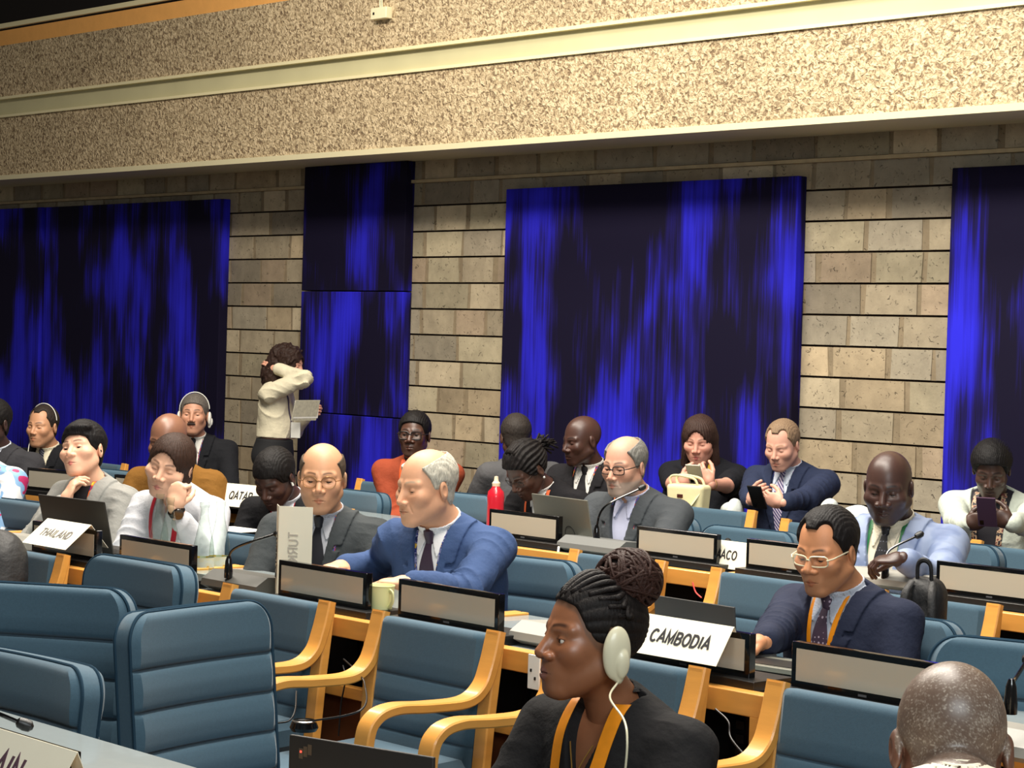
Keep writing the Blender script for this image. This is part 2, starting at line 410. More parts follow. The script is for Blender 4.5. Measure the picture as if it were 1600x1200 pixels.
vs = nt.nodes.new('ShaderNodeVectorMath'); vs.operation = 'SCALE'; lk.new(r.outputs[0], vs.inputs[0]); lk.new(mr.outputs[0], vs.inputs['Scale']); lk.new(vs.outputs[0], bs.inputs['Base Color'])
bp = nt.nodes.new('ShaderNodeBump'); bp.inputs['Strength'].default_value = 1.0; bp.inputs['Distance'].default_value = .018; lk.new(n1.outputs['Fac'], bp.inputs['Height']); lk.new(bp.outputs[0], bs.inputs['Normal'])
plaster = mat('smooth_plaster', (196, 190, 150), .7, var=.08, vscale=3)
cream = mat('cream_trim', (232, 222, 178), .6)
warm_lit = mat('warm_lit_plaster', (240, 176, 96), .85, var=.06, vscale=12, bump=.4, bscale=30)  # warm lamplight on the upper band is put into its colour
dark = mat('dark_void', (22, 17, 15), .9)
def zD(py, D=DF, px=0): return float(P(px, py, D)[2])
zb, zl0, zl1, zt, zo, zw = zD(281), zD(182), zD(155), zD(72), zD(48), zD(40)
XA, XB = -18.0, -3.0
o = MB().box(XA, XB, DF, DW, zb + .03, zl0).box(XA, XB, DF, DW + .2, zl1, zt).build('wall_balcony', rough_c, smooth=False); tag(o, kind='structure')
mbp = MB().box(XA, XB, DF + .02, DW + .1, zl0, zl1)
o = mbp.build('trim_1', plaster, smooth=False); tag(o, kind='structure')
o = MB().box(XA, XB, DF - .015, DF + .05, zl0 - .012, zl0 + .006).box(XA, XB, DF - .015, DF + .05, zl1 - .006, zl1 + .014).build('trim_2', cream, smooth=False); tag(o, kind='structure')
o = MB().box(XA, XB, DF - .01, DF + .06, zb - .002, zb + .032).box(XA, XB, DF + .06, DW + .02, zb + .01, zb + .03).build('trim_3', mat('pale_soffit', (214, 205, 168), .7), smooth=False); tag(o, kind='structure')
o = MB().box(XA, XB, DF + .015, DW, zt, zo).build('wall_upper', warm_lit, smooth=False); tag(o, kind='structure')
o = MB().box(XA, XB, DF - .01, DF + .05, zo + .015, zw + .01).build('trim_4', cream, smooth=False); tag(o, kind='structure')
o = MB().box(XA, XB, DF + .02, DF + .2, zo, zo + .015).box(XA, XB, DF + .6, DF + .7, zo, 5.6).build('wall_void', dark, smooth=False); tag(o, kind='structure')
# lintel course just under the balcony
o = MB().box(XA, XB, DW - .035, DW + .01, float(P(800, 279, DW)[2]), float(P(800, 274, DW)[2])).build('trim_5', mat('stone_ledge', (176, 158, 124), .85, var=.2, vscale=14, bump=.5), smooth=False); tag(o, kind='structure')
o = MB().box(-18, 5, -4, DF + .7, 5.6, 5.7).build('ceiling', dark, smooth=False); tag(o, kind='structure')
o = MB().box(-18, 5, -4, DW + .1, -.1, 0).build('floor', mat('grey_carpet', (92, 84, 78), .95, var=.2, vscale=90, bump=.4, bscale=300), smooth=False); tag(o, kind='structure')

# ---- blue ikat wall panels
bm_ = bpy.data.materials.new('blue_ikat_cloth'); bm_.use_nodes = True
nt = bm_.node_tree; lk = nt.links; bs = nt.nodes['Principled BSDF']; bs.inputs['Roughness'].default_value = .8; bs.inputs['Specular IOR Level'].default_value = .15
tc = nt.nodes.new('ShaderNodeTexCoord'); oi = nt.nodes.new('ShaderNodeObjectInfo')
off = nt.nodes.new('ShaderNodeVectorMath'); off.operation = 'MULTIPLY_ADD'; lk.new(oi.outputs['Random'], off.inputs[0]); off.inputs[1].default_value = (31, 17, 23); lk.new(tc.outputs['Object'], off.inputs[2])
def nz(scale, st, det=3):
    m = nt.nodes.new('ShaderNodeMapping'); m.inputs['Scale'].default_value = st; lk.new(off.outputs[0], m.inputs[0])
    n = nt.nodes.new('ShaderNodeTexNoise'); n.inputs['Scale'].default_value = scale; n.inputs['Detail'].default_value = det; lk.new(m.outputs[0], n.inputs['Vector']); return n.outputs['Fac']
def mth(op, a, b):
    m = nt.nodes.new('ShaderNodeMath'); m.operation = op
    for i, v in enumerate((a, b)):
        if isinstance(v, (int, float)): m.inputs[i].default_value = v
        else: lk.new(v, m.inputs[i])
    return m.outputs[0]
patch = nz(2.1, (1.15, 1, .48), 2.5); strk = nz(30, (1.6, 1, .05), 3); mid = nz(7, (1.6, 1, .12), 3); fine = nz(120, (1.5, 1, .03), 2)
s = mth('ADD', patch, mth('MULTIPLY', mth('SUBTRACT', strk, .5), .22)); s = mth('ADD', s, mth('MULTIPLY', mth('SUBTRACT', mid, .5), .24)); s = mth('ADD', s, mth('MULTIPLY', mth('SUBTRACT', fine, .5), .12))
r = nt.nodes.new('ShaderNodeValToRGB'); lk.new(s, r.inputs[0]); e = r.color_ramp.elements
e[0].position = .43; e[0].color = (*srgb((18, 14, 38)), 1); e[1].position = .68; e[1].color = (*srgb((44, 42, 214)), 1)
q = e.new(.50); q.color = (*srgb((27, 21, 88)), 1); q = e.new(.57); q.color = (*srgb((36, 32, 172)), 1)
lk.new(r.outputs[0], bs.inputs['Base Color'])
edge_m = mat('panel_edge_cloth', (22, 20, 70), .8)
DP = 8.775
def panel(px0, px1, ytop, ybot_z, label, ztop=None, zbot=None):
    x0, x1 = fx(px0, DP), fx(px1, DP)
    zt_ = ztop if ztop is not None else float(P(*ytop, DP)[2]); zb_ = zbot if zbot is not None else ybot_z
    b = MB(); b.box(-(x1 - x0) / 2, (x1 - x0) / 2, 0, DW - DP - .004, 0, zt_ - zb_, 0, bev=.008)
    o = b.build('wall_panel', bm_, loc=((x0 + x1) / 2, DP, zb_)); tag(o, label, 'wall hanging', 'blue cloth panels on the stone wall')
    return o
panel(-140, 56, (56, 324), .35, 'blue and black streaked cloth panel at the far left edge of the stone wall')
panel(62, 337, (337, 311), .35, 'wide blue and black cloth panel left of the standing woman')
z2t, z2a, z2b = float(P(465, 262, DP)[2]), float(P(540, 455, DP)[2]), float(P(540, 648, DP)[2])
panel(464, 623, None, 0, 'topmost cloth of the narrow blue panel stack, under the balcony', z2t, z2a + .003)
panel(464, 623, None, 0, 'middle cloth of the narrow blue panel stack beside the curly-haired woman', z2a - .003, z2b + .003)
panel(464, 623, None, 0, 'lowest cloth of the narrow blue panel stack, behind the seated people', z2b - .003, .35)
panel(779, 1234, (781, 296), .35, 'large blue and black cloth panel in the middle of the wall behind the laptop man')
panel(1473, 1760, (1475, 263), .35, 'bright blue cloth panel at the right edge behind the person in the white jacket')

# ---- sensor box with cords on the balcony
bx = empty('junction_box', P(601, 22, DF), label='small cream junction box on the rough balcony front, hung by two cords', cat='junction box')
cp = mat('cream_plastic', (238, 228, 190), .45)
MB().box(-.075, .075, -.05, 0, -.035, .035, bev=.008).build('housing', cp, bx)
MB().box(-.052, -.036, -.0515, -.049, -.008, .008).build('lens', mat('black_plastic', (14, 14, 15), .4), bx)
for dx in (-.03, -.012): MB().tube([(dx, -.012, .03), (dx - .004, -.012, .12), (dx + .004, -.012, .5)], .0045).build('cord', cp, bx)

# ================================================================ furniture materials
blue = mat('blue_upholstery', (58, 88, 106), .85, var=.10, vscale=160, bump=.25, bscale=420, sheen=.2, bdist=.001)
blue_p = mat('blue_piping', (36, 58, 74), .95, spec=.1)
wood = mat('honey_beech', (226, 160, 76), .38, var=.10, vscale=7, stretch=(1, 1, 6), coat=.15, bump=.05, bscale=90)
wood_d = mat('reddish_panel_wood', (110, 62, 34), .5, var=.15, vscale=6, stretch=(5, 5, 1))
black = mat('black_plastic', (14, 14, 15), .4)
gloss = mat('glossy_black', (10, 10, 11), .12, coat=.3)
scr = mat('grey_display', (186, 178, 160), .22, var=.03, vscale=3, coat=.4)
grey_top = mat('grey_laminate', (150, 160, 162), .22, var=.03, vscale=40, coat=.3)
chrome = mat('brushed_metal', (170, 170, 168), .3, 1.0)
paper = mat('cream_card', (245, 240, 218), .7, var=.02)
ink = mat('black_ink', (34, 32, 38), .6)
faint = mat('faint_ink', (196, 190, 176), .7)
greyc = mat('charcoal_console', (74, 74, 70), .5)

def pad(b, W_, H_, T_, r, ribs, curve=0.03, groove=.010, nx=22, nz=56, mi=0, T=None, bulge=.012):
    """upholstered slab in XZ with stitched channels; base at z=0, centred on y=0"""
    V = []; F = []
    zs = np.linspace(0, H_, nz + 1)
    zs = H_ - r + (zs - (H_ - r)) if False else zs
    # finer spacing at the top corner
    t = np.linspace(0, 1, nz + 1); zs = H_ * (1 - (1 - t) ** 1.25)
    zs = np.sort(np.concatenate([zs] + [[H_ - q - .006, H_ - q - .003, H_ - q, H_ - q + .003, H_ - q + .006] for q in ribs])); n = len(zs)
    for side in (-1, 1):
        for z in zs:
            w = W_ / 2
            if z > H_ - r: w = W_ / 2 - r + math.sqrt(max(r * r - (z - (H_ - r)) ** 2, 1e-8))
            if z < r * .4: w = W_ / 2 - r * .4 + math.sqrt(max((r * .4) ** 2 - (r * .4 - z) ** 2, 1e-8))
            for i in range(nx + 1):
                u = -1 + 2 * i / nx; x = u * w
                ex = min(1, (w - abs(x)) / .022 + .001); ez = min(1, (H_ - z) / .022 + .001, z / .022 + .001)
                rnd = (math.sqrt(max(0, 1 - (1 - ex) ** 2)) * math.sqrt(max(0, 1 - (1 - ez) ** 2)))
                gv = 0; d = 1
                for q in ribs:
                    dz = z - (H_ - q); gv = max(gv, math.exp(-(dz / .0045) ** 2)); d = min(d, abs(dz))
                bz = bulge * math.sqrt(min(1, d / .045)) if ribs else bulge
                yy = side * (T_ / 2 * (.6 + .4 * rnd) + (bz - groove * gv) * rnd) + curve * (2 * x / W_) ** 2 * -1
                V.append((x, yy, z))
    m = nx + 1
    for s_ in (0, 1):
        o_ = s_ * n * m
        for a_ in range(n - 1):
            for i in range(nx):
                f = (o_ + a_ * m + i, o_ + a_ * m + i + 1, o_ + (a_ + 1) * m + i + 1, o_ + (a_ + 1) * m + i)
                F.append(f if s_ == 0 else f[::-1])
    ring = [i for i in range(m)] + [a_ * m + nx for a_ in range(1, n)] + [(n - 1) * m + i for i in range(nx - 1, -1, -1)] + [a_ * m for a_ in range(n - 2, 0, -1)]
    for a_ in range(len(ring)):
        p, q = ring[a_], ring[(a_ + 1) % len(ring)]
        F.append((q, p, p + n * m, q + n * m))
    b.add(V, F, mi, T)
    return [V[i] for i in ring], [V[i + n * m] for i in ring]

def arm_chair():
    """bentwood armchair, front = -Y, origin on the floor under the seat centre"""
    t = empty('armchair', (0, 0, 0))
    T = Matrix.Translation((0, .215, .43)) @ Matrix.Rotation(math.radians(-7), 4, 'X')
    b = MB(); pad(b, .44, .40, .045, .02, (.155, .235, .31), curve=.0, bulge=.008, groove=.007, T=T)
    b.build('backrest', blue, t)
    b = MB(); T = Matrix.Translation((0, .20, .445)) @ Matrix.Rotation(math.radians(93), 4, 'X'); pad(b, .45, .46, .075, .05, (), curve=0, T=T)
    b.build('seat', blue, t)
    for s in (-1, 1):
        x = s * .245
        MB().sweep([(x, .24, 0), (x, .215, .40), (x, .235, .62), (x, .262, .835)], .05, .03).build('upright', wood, t)
        path = smooth_path([(x * 1.0, .262, .838), (x, .238, .75), (x, .210, .690), (x, .15, .656), (x, .02, .655), (x, -.09, .660), (x, -.155, .640), (x, -.182, .58), (x, -.188, .40), (x, -.195, .0)], 7)
        path = [(p[0] + s * .0, p[1], p[2]) for p in path]
        MB().sweep(path, .058, .026).build('arm', wood, t)
    MB().box(-.23, .23, -.205, -.182, .34, .40).box(-.23, .23, .20, .225, .34, .40).build('seat_rail', wood, t)
    return t
def swivel_chair():
    t = empty('swivel_chair', (0, 0, 0))
    T = Matrix.Translation((0, .20, .42)) @ Matrix.Rotation(math.radians(-6), 4, 'X')
    b = MB(); fr, bk = pad(b, .50, .52, .07, .075, (.135, .235, .335, .43), curve=.03, bulge=.010, groove=.012, T=T)
    back = b.build('backrest', blue, t)
    b = MB()
    for ring, dy in ((fr, -.003), (bk, .003)):
        pts = [T @ Vector((p[0], p[1] + dy, p[2])) for p in ring]; b.tube(pts + [pts[0]], .0042, n=6, caps=False)
    b.build('piping', blue_p, back)
    b = MB(); T2 = Matrix.Translation((0, .19, .44)) @ Matrix.Rotation(math.radians(92), 4, 'X'); pad(b, .49, .47, .085, .06, (), curve=0, T=T2)
    b.build('seat', blue, t)
    MB().box(-.03, .03, .10, .26, .34, .37).box(-.03, .03, .245, .262, .34, .60).tube([(0, 0, .36), (0, 0, .09)], .028).build('column', black, t)
    for k in range(5):
        a = 2 * math.pi * k / 5
        c, s = math.cos(a), math.sin(a)
        MB().tube([(0, 0, .10), (.16 * c, .16 * s, .09), (.28 * c, .28 * s, .065)], [.022, .018, .013]).lathe([(.001, .0), (.026, .006), (.03, .028), (.026, .05), (.001, .056)], 12, T=Matrix.Translation((.28 * c, .28 * s, 0))).build('leg', black, t)
    return t
_used = {}
def put(proto, key, x, y, rz, label, group, z=0.0, sc=(1, 1, 1)):
    if key not in _used: _used[key] = 1; o = proto
    else: o = copy_tree(proto)
    o.location = (x, y, z); o.rotation_euler = (0, 0, rz); o.scale = sc
    o['label'] = label; o['category'] = 'chair'; o['group'] = group
    return o
AC = arm_chair(); SW = swivel_chair()

# armchair rows (their backs stand against the desks behind)
gA = 'wooden armchairs standing against the front of the desks'
xL = fx(590, 3.93, 980)                      # outer left face of the chair nearest the headset on its seat
PA = .741
for k, lab in [(-4, 'blue wooden armchair at the very left edge, in front of the desk with the THAILAND sign, partly under a black bag'),
               (-3, 'blue wooden armchair between the black bag and the half-hidden swivel chair below the THAILAND sign'),
               (-2, 'blue wooden armchair half hidden behind a tilted swivel chair, in front of the bottles'),
               (-1, 'empty blue wooden armchair below the upright white card of the bald man in glasses'),
               (0, 'empty blue wooden armchair with a black earphone on its seat, below the paper cup'),
               (1, 'blue wooden armchair behind the woman with the braided bun'),
               (2, 'blue wooden armchair in front of the man with white-framed glasses'),
               (3, 'blue wooden armchair behind the shaved head at the lower right')]:
    if k == -4: continue
    put(AC, 'ac', xL + .27 + k * PA, 3.66, 0, lab, gA)
xL1 = fx(1118, 5.86, 900); P1 = .735; s1 = (.93, .95, .98)
for k, lab in [(-1, 'blue wooden armchair behind the braided bun, left of the desk opening with the pink wire'),
               (0, 'blue wooden armchair behind the open grey laptop with the CAMBODIA sign'),
               (1, 'blue wooden armchair between the man with white-framed glasses and the black backpack'),
               (2, 'blue wooden armchair with the black quilted bag on it, right of the black backpack')]:
    put(AC, 'ac', xL1 + .25 + k * P1, 5.60, 0, lab, 'wooden armchairs in front of the second desk row', sc=s1)

def sw(px, py, z, az, label, D=None, group='rounded blue swivel chairs', ztop=.934):
    p = P(px, py, D) if D else PZ(px, py, z)
    a = math.radians(az); rz = a + math.pi / 2            # facing direction -> rotation
    f = np.array([math.cos(a), math.sin(a)])
    x, y = p[0] + f[0] * .25, p[1] + f[1] * .25
    k = p[2] / ztop
    return put(SW, 'sw', x, y, rz, label, group, sc=(1, 1, k))
# ---- swivel chairs, each from the measured middle of its top edge
R_ = 'rounded blue swivel chairs'
sw(292, 950, .934, 12, 'largest rounded blue swivel chair, turned to the right, near the lower left')
sw(78, 916, .934, -55, 'rounded blue swivel chair left of the largest one, facing the camera')
sw(60, 1028, .877, -86, 'rounded blue swivel chair just behind the nearest desk, lower left corner', D=2.50)
sw(232, 878, .934, -88, 'rounded blue swivel chair right in front of the blank display beside the THAILAND sign')
sw(822, 872, .934, -80, 'rounded blue swivel chair of the white-haired man, empty part right of his arm', D=4.98)
sw(392, 838, .875, -86, 'rounded blue swivel chair behind the glass bottles', D=4.75)
sw(44, 784, .9, -86, 'rounded blue swivel chair left of the woman in the grey blazer', D=4.80)
sw(1392, 962, .88, -84, 'rounded blue swivel chair of the man with white-framed glasses', D=4.98)
sw(1180, 828, .88, -88, 'rounded blue swivel chair behind the MONACO card', D=6.85)
sw(1030, 806, .88, -88, 'rounded blue swivel chair of the laptop man with grey hair', D=6.95)
sw(1484, 848, .88, -86, 'rounded blue swivel chair of the man in the light blue jacket', D=6.85)
sw(562, 768, .88, -90, 'rounded blue swivel chair left of the man in the rust red shirt', D=6.6)
sw(196, 737, .88, -84, 'rounded blue swivel chair between the grey-blazer woman and the woman leaning on her fist', D=6.3)
sw(724, 772, .88, -86, 'rounded blue swivel chair behind the head of the white-haired man', D=6.6)
sw(585, 838, .90, -80, 'rounded blue swivel chair between the bald man in glasses and the white-haired man', D=4.95)
sw(1622, 1008, .934, -75, 'dark-looking rounded blue swivel chair cut by the right edge above a microphone')

# ---- armchairs along the wall end
gW = 'wooden armchairs in the back row near the wall'
for px, py, D, lab in [(1124, 793, 7.55, 'blue wooden armchair in the back row below the woman holding a phone'),
                       (1290, 818, 7.55, 'blue wooden armchair in the back row below the man in the navy suit'),
                       (1600, 855, 7.3, 'blue wooden armchair in the back row below the person in the white jacket'),
                       (1462, 838, 7.3, 'blue wooden armchair in the back row behind the shoulder of the man in light blue'),
                       (168, 722, 7.1, 'blue wooden armchair in the back row below the large left panel'),
                       (60, 716, 7.0, 'blue wooden armchair in the back row behind the man with the white earpiece'),
                       (605, 753, 7.5, 'blue wooden armchair in the back row left of the rust red shirt'),
                       (980, 782, 7.55, 'blue wooden armchair in the back row behind the laptop man'),]:
    p = P(px, py, D)
    put(AC, 'ac', p[0], D - .26, 0, lab, gW, sc=(.88, .95, p[2] / .835))

# ================================================================ desks
def desk():
    """two-seat desk unit 1.48 m wide, the public side faces -Y; origin at the floor, left front corner"""
    t = empty('conference_desk', (0, 0, 0)); Lx = 1.478
    MB().box(.005, Lx - .005, .02, .56, .755, .782, bev=.004).build('desk_top', grey_top, t)
    MB().box(.0, Lx, -.022, .018, .732, .790, bev=.006).box(0, .03, .018, .56, .75, .789, bev=.004).box(Lx - .03, Lx, .018, .56, .75, .789, bev=.004).build('edge_rail', wood, t)
    MB().box(0, Lx, -.015, .015, .555, .59, bev=.005).build('lower_rail', wood, t)
    for x in (.698, Lx - .044):
        MB().box(x, x + .042, -.022, .02, .0, .735, bev=.005).build('post', wood, t)
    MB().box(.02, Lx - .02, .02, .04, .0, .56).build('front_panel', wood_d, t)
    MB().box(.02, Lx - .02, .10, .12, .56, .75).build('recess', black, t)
    for x in (.555, Lx - .187):
        s = MB().box(x + .03, x + .13, .045, .10, .60, .725, bev=.004).build('socket_panel', gloss, t)
        mb = MB().box(x + .04, x + .12, .0462, .0475, .61, .71)
        for i in range(2):
            for j in range(3): mb.box(x + .045 + i * .045, x + .07 + i * .045, .043, .047, .615 + j * .034, .635 + j * .034)
        mb.build('socket', black, s)
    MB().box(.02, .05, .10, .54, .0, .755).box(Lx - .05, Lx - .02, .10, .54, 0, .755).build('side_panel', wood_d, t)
    return t
DK = desk(); first = [True]
def putdesk(x, y, rz, label, group, sc=1.0):
    o = DK if first[0] else copy_tree(DK); first[0] = False
    o.location = (x, y, 0); o.rotation_euler = (0, 0, rz); o.scale = (sc, 1, 1); o['label'] = label; o['category'] = 'desk'; o['group'] = group
DA, DB = 4.04, 6.05
xb = fx(588, 3.96, 980)
for k, lab in [(-2, 'desk unit carrying the THAILAND sign'), (-1, 'desk unit carrying the glass bottles and the upright card'), (0, 'desk unit carrying the paper cup, left of the CAMBODIA sign'),
               (1, 'desk unit carrying the CAMBODIA sign'), (2, 'desk unit behind the shaved head at the lower right')]:
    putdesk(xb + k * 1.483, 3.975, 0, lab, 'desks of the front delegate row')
xb1 = fx(1116, 5.90, 900)
for k, lab in [(-2, 'desk unit in front of the dark-suited people behind the white-haired man'), (-1, 'desk unit carrying the big grey laptop of the bearded man'), (0, 'desk unit carrying the MONACO card'), (1, 'desk unit in front of the man in light blue')]:
    putdesk(xb1 + k * 1.44, 5.93, 0, lab, 'desks of the second delegate row', .972)
hx_ = xb1 - 2 * 1.44; ang = math.radians(9)
for k, lab in [(1, 'desk unit carrying the QATAR card'), (2, 'desk unit in front of the man with the white earpiece')]:
    putdesk(hx_ - k * 1.45 * math.cos(ang), 5.93 - k * 1.45 * math.sin(ang), ang, lab, 'desks of the second delegate row', .972)
for k, lab in [(0, 'nearest desk at the bottom left carrying the cut-off SPAIN card'), (1, 'nearest desk below the woman with the braided bun'), (-1, 'nearest desk left of the frame edge')]:
    if k == -1: continue
    putdesk(fx(-40, 2.4, 1120) + k * 1.483, 1.82, 0, lab, 'desks of the row nearest the camera')
# the grey top of the nearest desks reaches a little further back
# ================================================================ displays
def display():
    t = empty('display', (0, 0, 0)); w = .435
    MB().box(-w / 2, w / 2, -.012, .012, .022, .132, bev=.003).build('casing', gloss, t)
    MB().box(-w / 2 + .016, w / 2 - .016, -.0135, -.0115, .040, .117).build('screen', scr, t)
    MB().box(-w / 2 - .02, w / 2 + .05, -.05, .10, .0, .024, bev=.003).build('base', black, t)
    MB().box(-.012, .012, -.0142, -.0125, .028, .033).build('badge', mat('grey_mark', (90, 90, 92), .4), t)
    return t
DP_ = display(); fd = [True]
def disp(px, D, label, z=.786, rz=0.0, w=1.0, left=True):
    o = DP_ if fd[0] else copy_tree(DP_); fd[0] = False
    x = fx(px, D, 900) + (.2175 * w if left else 0)
    o.location = (x, D, z); o.rotation_euler = (0, 0, rz); o.scale = (w, 1, 1)
    o['label'] = label; o['category'] = 'display'; o['group'] = 'long low displays on the desks'
    return x
xTH = disp(53, DA, 'blank grey desk display behind the THAILAND sign')
disp(190, DA, 'blank grey desk display left of the glass bottles')
disp(440, DA, 'blank grey desk display right of the upright white card')
xd4 = disp(628, DA, 'blank grey desk display right of the paper cup')
xKH = disp(981, DA, 'grey desk display behind the CAMBODIA sign')
disp(1246, DA, 'blank grey desk display in front of the man with white-framed glasses')
disp(765, DB, 'blank grey desk display below the red bottle, left of the grey laptop', w=.96)
disp(996, DB, 'blank grey desk display right of the laptop man, left of the MONACO card', w=.96)
xMC = disp(1168, DB, 'blank grey desk display right of the MONACO card', w=.96)
disp(1466, DB, 'blank grey desk display at the right edge below the person in the white jacket', w=1.0)
disp(50, 5.56, 'blank grey desk display behind the left shoulder of the grey-blazer woman', rz=ang, w=.96)
disp(186, 5.70, 'blank grey desk display between the two women at the left', rz=ang, w=.96)
xQ = disp(335, 5.85, 'grey desk display behind the QATAR card', rz=ang, w=.96)
disp(20, 1.90, 'desk display behind the cut-off SPAIN card, bottom left corner', left=False, z=.786)

# ================================================================ tent cards
def tent(body, x, D, z, w, label, h=.118, size=.040, rz=0.0, out=.06, bold=.0, inkm=None):
    t = empty('name_card', (x, D, z), rz, label, 'name card', 'folded country name cards')
    th = math.atan2(out, h)
    V = []; F = []
    for s in (-1, 1):
        a = Vector((0, s * out * (1.0 if s < 0 else .7), -h)); n_ = Vector((0, s * h, out)).normalized() * .0012
        b = len(V)
        for x_ in (-w / 2, w / 2):
            V += [(x_, 0, 0), (x_, a.y, a.z), (x_, a.y + n_.y, a.z + n_.z), (x_, n_.y, n_.z + .0004)]
        F += [(b, b + 1, b + 5, b + 4), (b + 3, b + 7, b + 6, b + 2), (b, b + 4, b + 7, b + 3), (b + 1, b + 2, b + 6, b + 5), (b, b + 3, b + 2, b + 1), (b + 4, b + 5, b + 6, b + 7)]
    mb = MB(); mb.add(V, F); mb.build('card', paper, t, smooth=False)
    c = Vector((0, -out / 2, -h / 2)) + Vector((0, -h, out)).normalized() * .0022
    R = Matrix.Translation(c) @ Matrix.Rotation(math.pi / 2 - th, 4, 'X')
    text_mesh('lettering', body, size, inkm or ink, t, R, bold=bold)
    return t
tent('THAILAND', xTH + .045, DA - .018, .935, .292, 'white folded card reading THAILAND over the display at the left', size=.044, h=.082, out=.10, inkm=mat('grey_ink', (120, 116, 112), .6))
tent('CAMBODIA', xKH + .022, DA - .018, .930, .298, 'white folded card reading CAMBODIA in bold letters', size=.043, h=.092, out=.062, bold=.012)
tent('QATAR', float(P(372, 752, 5.83)[0]) + .10, 5.80, .925, .27, 'white folded card reading QATAR behind the bowed man', size=.048, rz=ang, h=.10, out=.05)
pm = P(1128, 857, DB + .02)
tent('MONACO', float(pm[0]) + .0, DB + .03, .895, .27, 'white folded card reading MONACO between two displays', size=.042, h=.10, out=.03)
ps = P(60, 1160, 2.09)
tent('SPAIN', fx(121, 1.88, 1176) - .20, 1.88, float(P(121, 1176, 1.88)[2]), .40, 'cream card reading SPAIN cut off by the bottom left corner', size=.058, h=.10, out=.06, bold=.0, inkm=mat('plum_ink', (88, 62, 74), .6))
# card standing on its short end
pt2 = P(457, 791, DA + .06); hh = float(pt2[2]) - .787
t = empty('name_card', (float(fx(461, DA + .06, 860)), DA + .06, .787), math.radians(38), 'tall white card stood on its short end with faint sideways letters', 'name card', 'folded country name cards')
mb = MB(); mb.box(-.054, .054, -.001, .001, 0, hh)
mb.add([(-.054, 0, 0), (-.054, 0, hh), (-.080, .07, hh), (-.080, .07, 0), (-.0555, 0, 0), (-.0555, 0, hh), (-.0815, .07, hh), (-.0815, .07, 0)], [(0, 1, 2, 3), (7, 6, 5, 4), (0, 4, 5, 1), (1, 5, 6, 2), (2, 6, 7, 3), (3, 7, 4, 0)])
mb.build('card', paper, t, smooth=False)
text_mesh('lettering', 'TURKIYE', .040, faint, t, Matrix.Translation((-.006, -.0018, hh * .47)) @ Matrix.Rotation(math.pi / 2, 4, 'X') @ Matrix.Rotation(-math.pi / 2, 4, 'Z') @ Matrix.Scale(-1, 4, (0, 1, 0)))
text_mesh('lettering', 'TURKIYE', .040, ink, t, Matrix.Translation((-.0705, .035, hh * .47)) @ Matrix.Rotation(math.radians(-70), 4, 'Z') @ Matrix.Rotation(math.pi / 2, 4, 'X') @ Matrix.Rotation(-math.pi / 2, 4, 'Z'), bold=.012)

# ================================================================ microphones and consoles
def console(x, y, z, label, w=.26, rz=0.0, m=None):
    t = empty('microphone_console', (x, y, z), rz, label, 'microphone console', 'dark desk consoles of the microphones')
    prof = [(-.02, .0), (-.05, .015), (-.045, .035), (.0, .062), (.10, .055), (.14, .03), (.145, 0)]
    V = []; F = []
    for x_ in (-w / 2, w / 2): V += [(x_, a, b) for a, b in prof]
    n = len(prof)
    for i in range(n): F.append((i, (i + 1) % n, n + (i + 1) % n, n + i))
    F += [tuple(range(n))[::-1], tuple(range(n, 2 * n))]
    mb = MB(); mb.add(V, F); mb.build('housing', m or greyc, t, smooth=False)
    return t
def mic(base, tip, label, via=None, D=None):
    """gooseneck microphone from world point base to world point tip"""
    base = np.array(base); tip = np.array(tip)
    t = empty('gooseneck_microphone', base, 0, label, 'microphone', 'gooseneck microphones')
    d = tip - base; mid = via if via is not None else base + d * np.array([.18, .18, .62])
    mid = np.array(mid)
    pts = smooth_path([np.zeros(3), np.array([0, 0, .045]), mid - base, d], 10)
    MB().tube([(0, 0, -.02), (0, 0, .0), (0, 0, .035), (0, 0, .05)], [.014, .014, .011, .006], 14).build('socket', gloss, t)
    MB().tube(pts, .0042, 8).build('neck', gloss, t)
    u = _n(d - (mid - base)); e = d
    MB().tube([e - u * .016, e - u * .012, e, e + u * .012, e + u * .018], [.005, .010, .0125, .011, .004], 14).build('head', black, t)
cx = fx(375, DA + .03, 915)
console(cx, DA + .03, .786, 'dark microphone console right of the glass bottles', w=.30)
mic(P(357, 893, DA - .0), P(435, 833, DA + .10), 'gooseneck microphone leaning right in front of the bald man in glasses')
console(fx(22, DA + .03, 880), DA + .03, .786, 'grey microphone console left of the THAILAND sign', w=.22, m=mat('grey_console', (150, 148, 140), .5))
console(fx(850, DA + .05, 985) + .02, DA + .05, .786, 'grey microphone console behind the face of the braided woman', w=.22, m=mat('grey_console', (150, 148, 140), .5))
console(fx(930, DB + .0, 850), DB - .0, .786, 'grey microphone console in front of the laptop man', w=.34, m=mat('mid_grey_console', (104, 106, 104), .5))
mic(P(932, 840, DB + .02), P(1003, 762, DB + .18), 'gooseneck microphone leaning right toward the bearded laptop man')
console(fx(1390, DB + .0, 905), DB + .0, .80, 'pale grey microphone console in front of the man in light blue', w=.36, m=mat('grey_console', (150, 148, 140), .5))
mic(P(1383, 897, DB - .03), P(1436, 836, DB + .08), 'gooseneck microphone in front of the man in light blue', via=P(1392, 858, DB))
mic(P(1579, 1100, DA - .35), P(1606, 1030, DA - .2), 'gooseneck microphone at the right edge of the picture')
console(fx(1600, DA - .3, 1110), DA - .30, .80, 'grey microphone console at the right edge beside the shaved head', w=.22, m=mat('grey_console', (150, 148, 140), .5))
mic(P(-60, 1150, 2.05), P(38, 1132, 2.13), 'black gooseneck microphone lying over the nearest desk, bottom left', via=P(-20, 1110, 2.07))
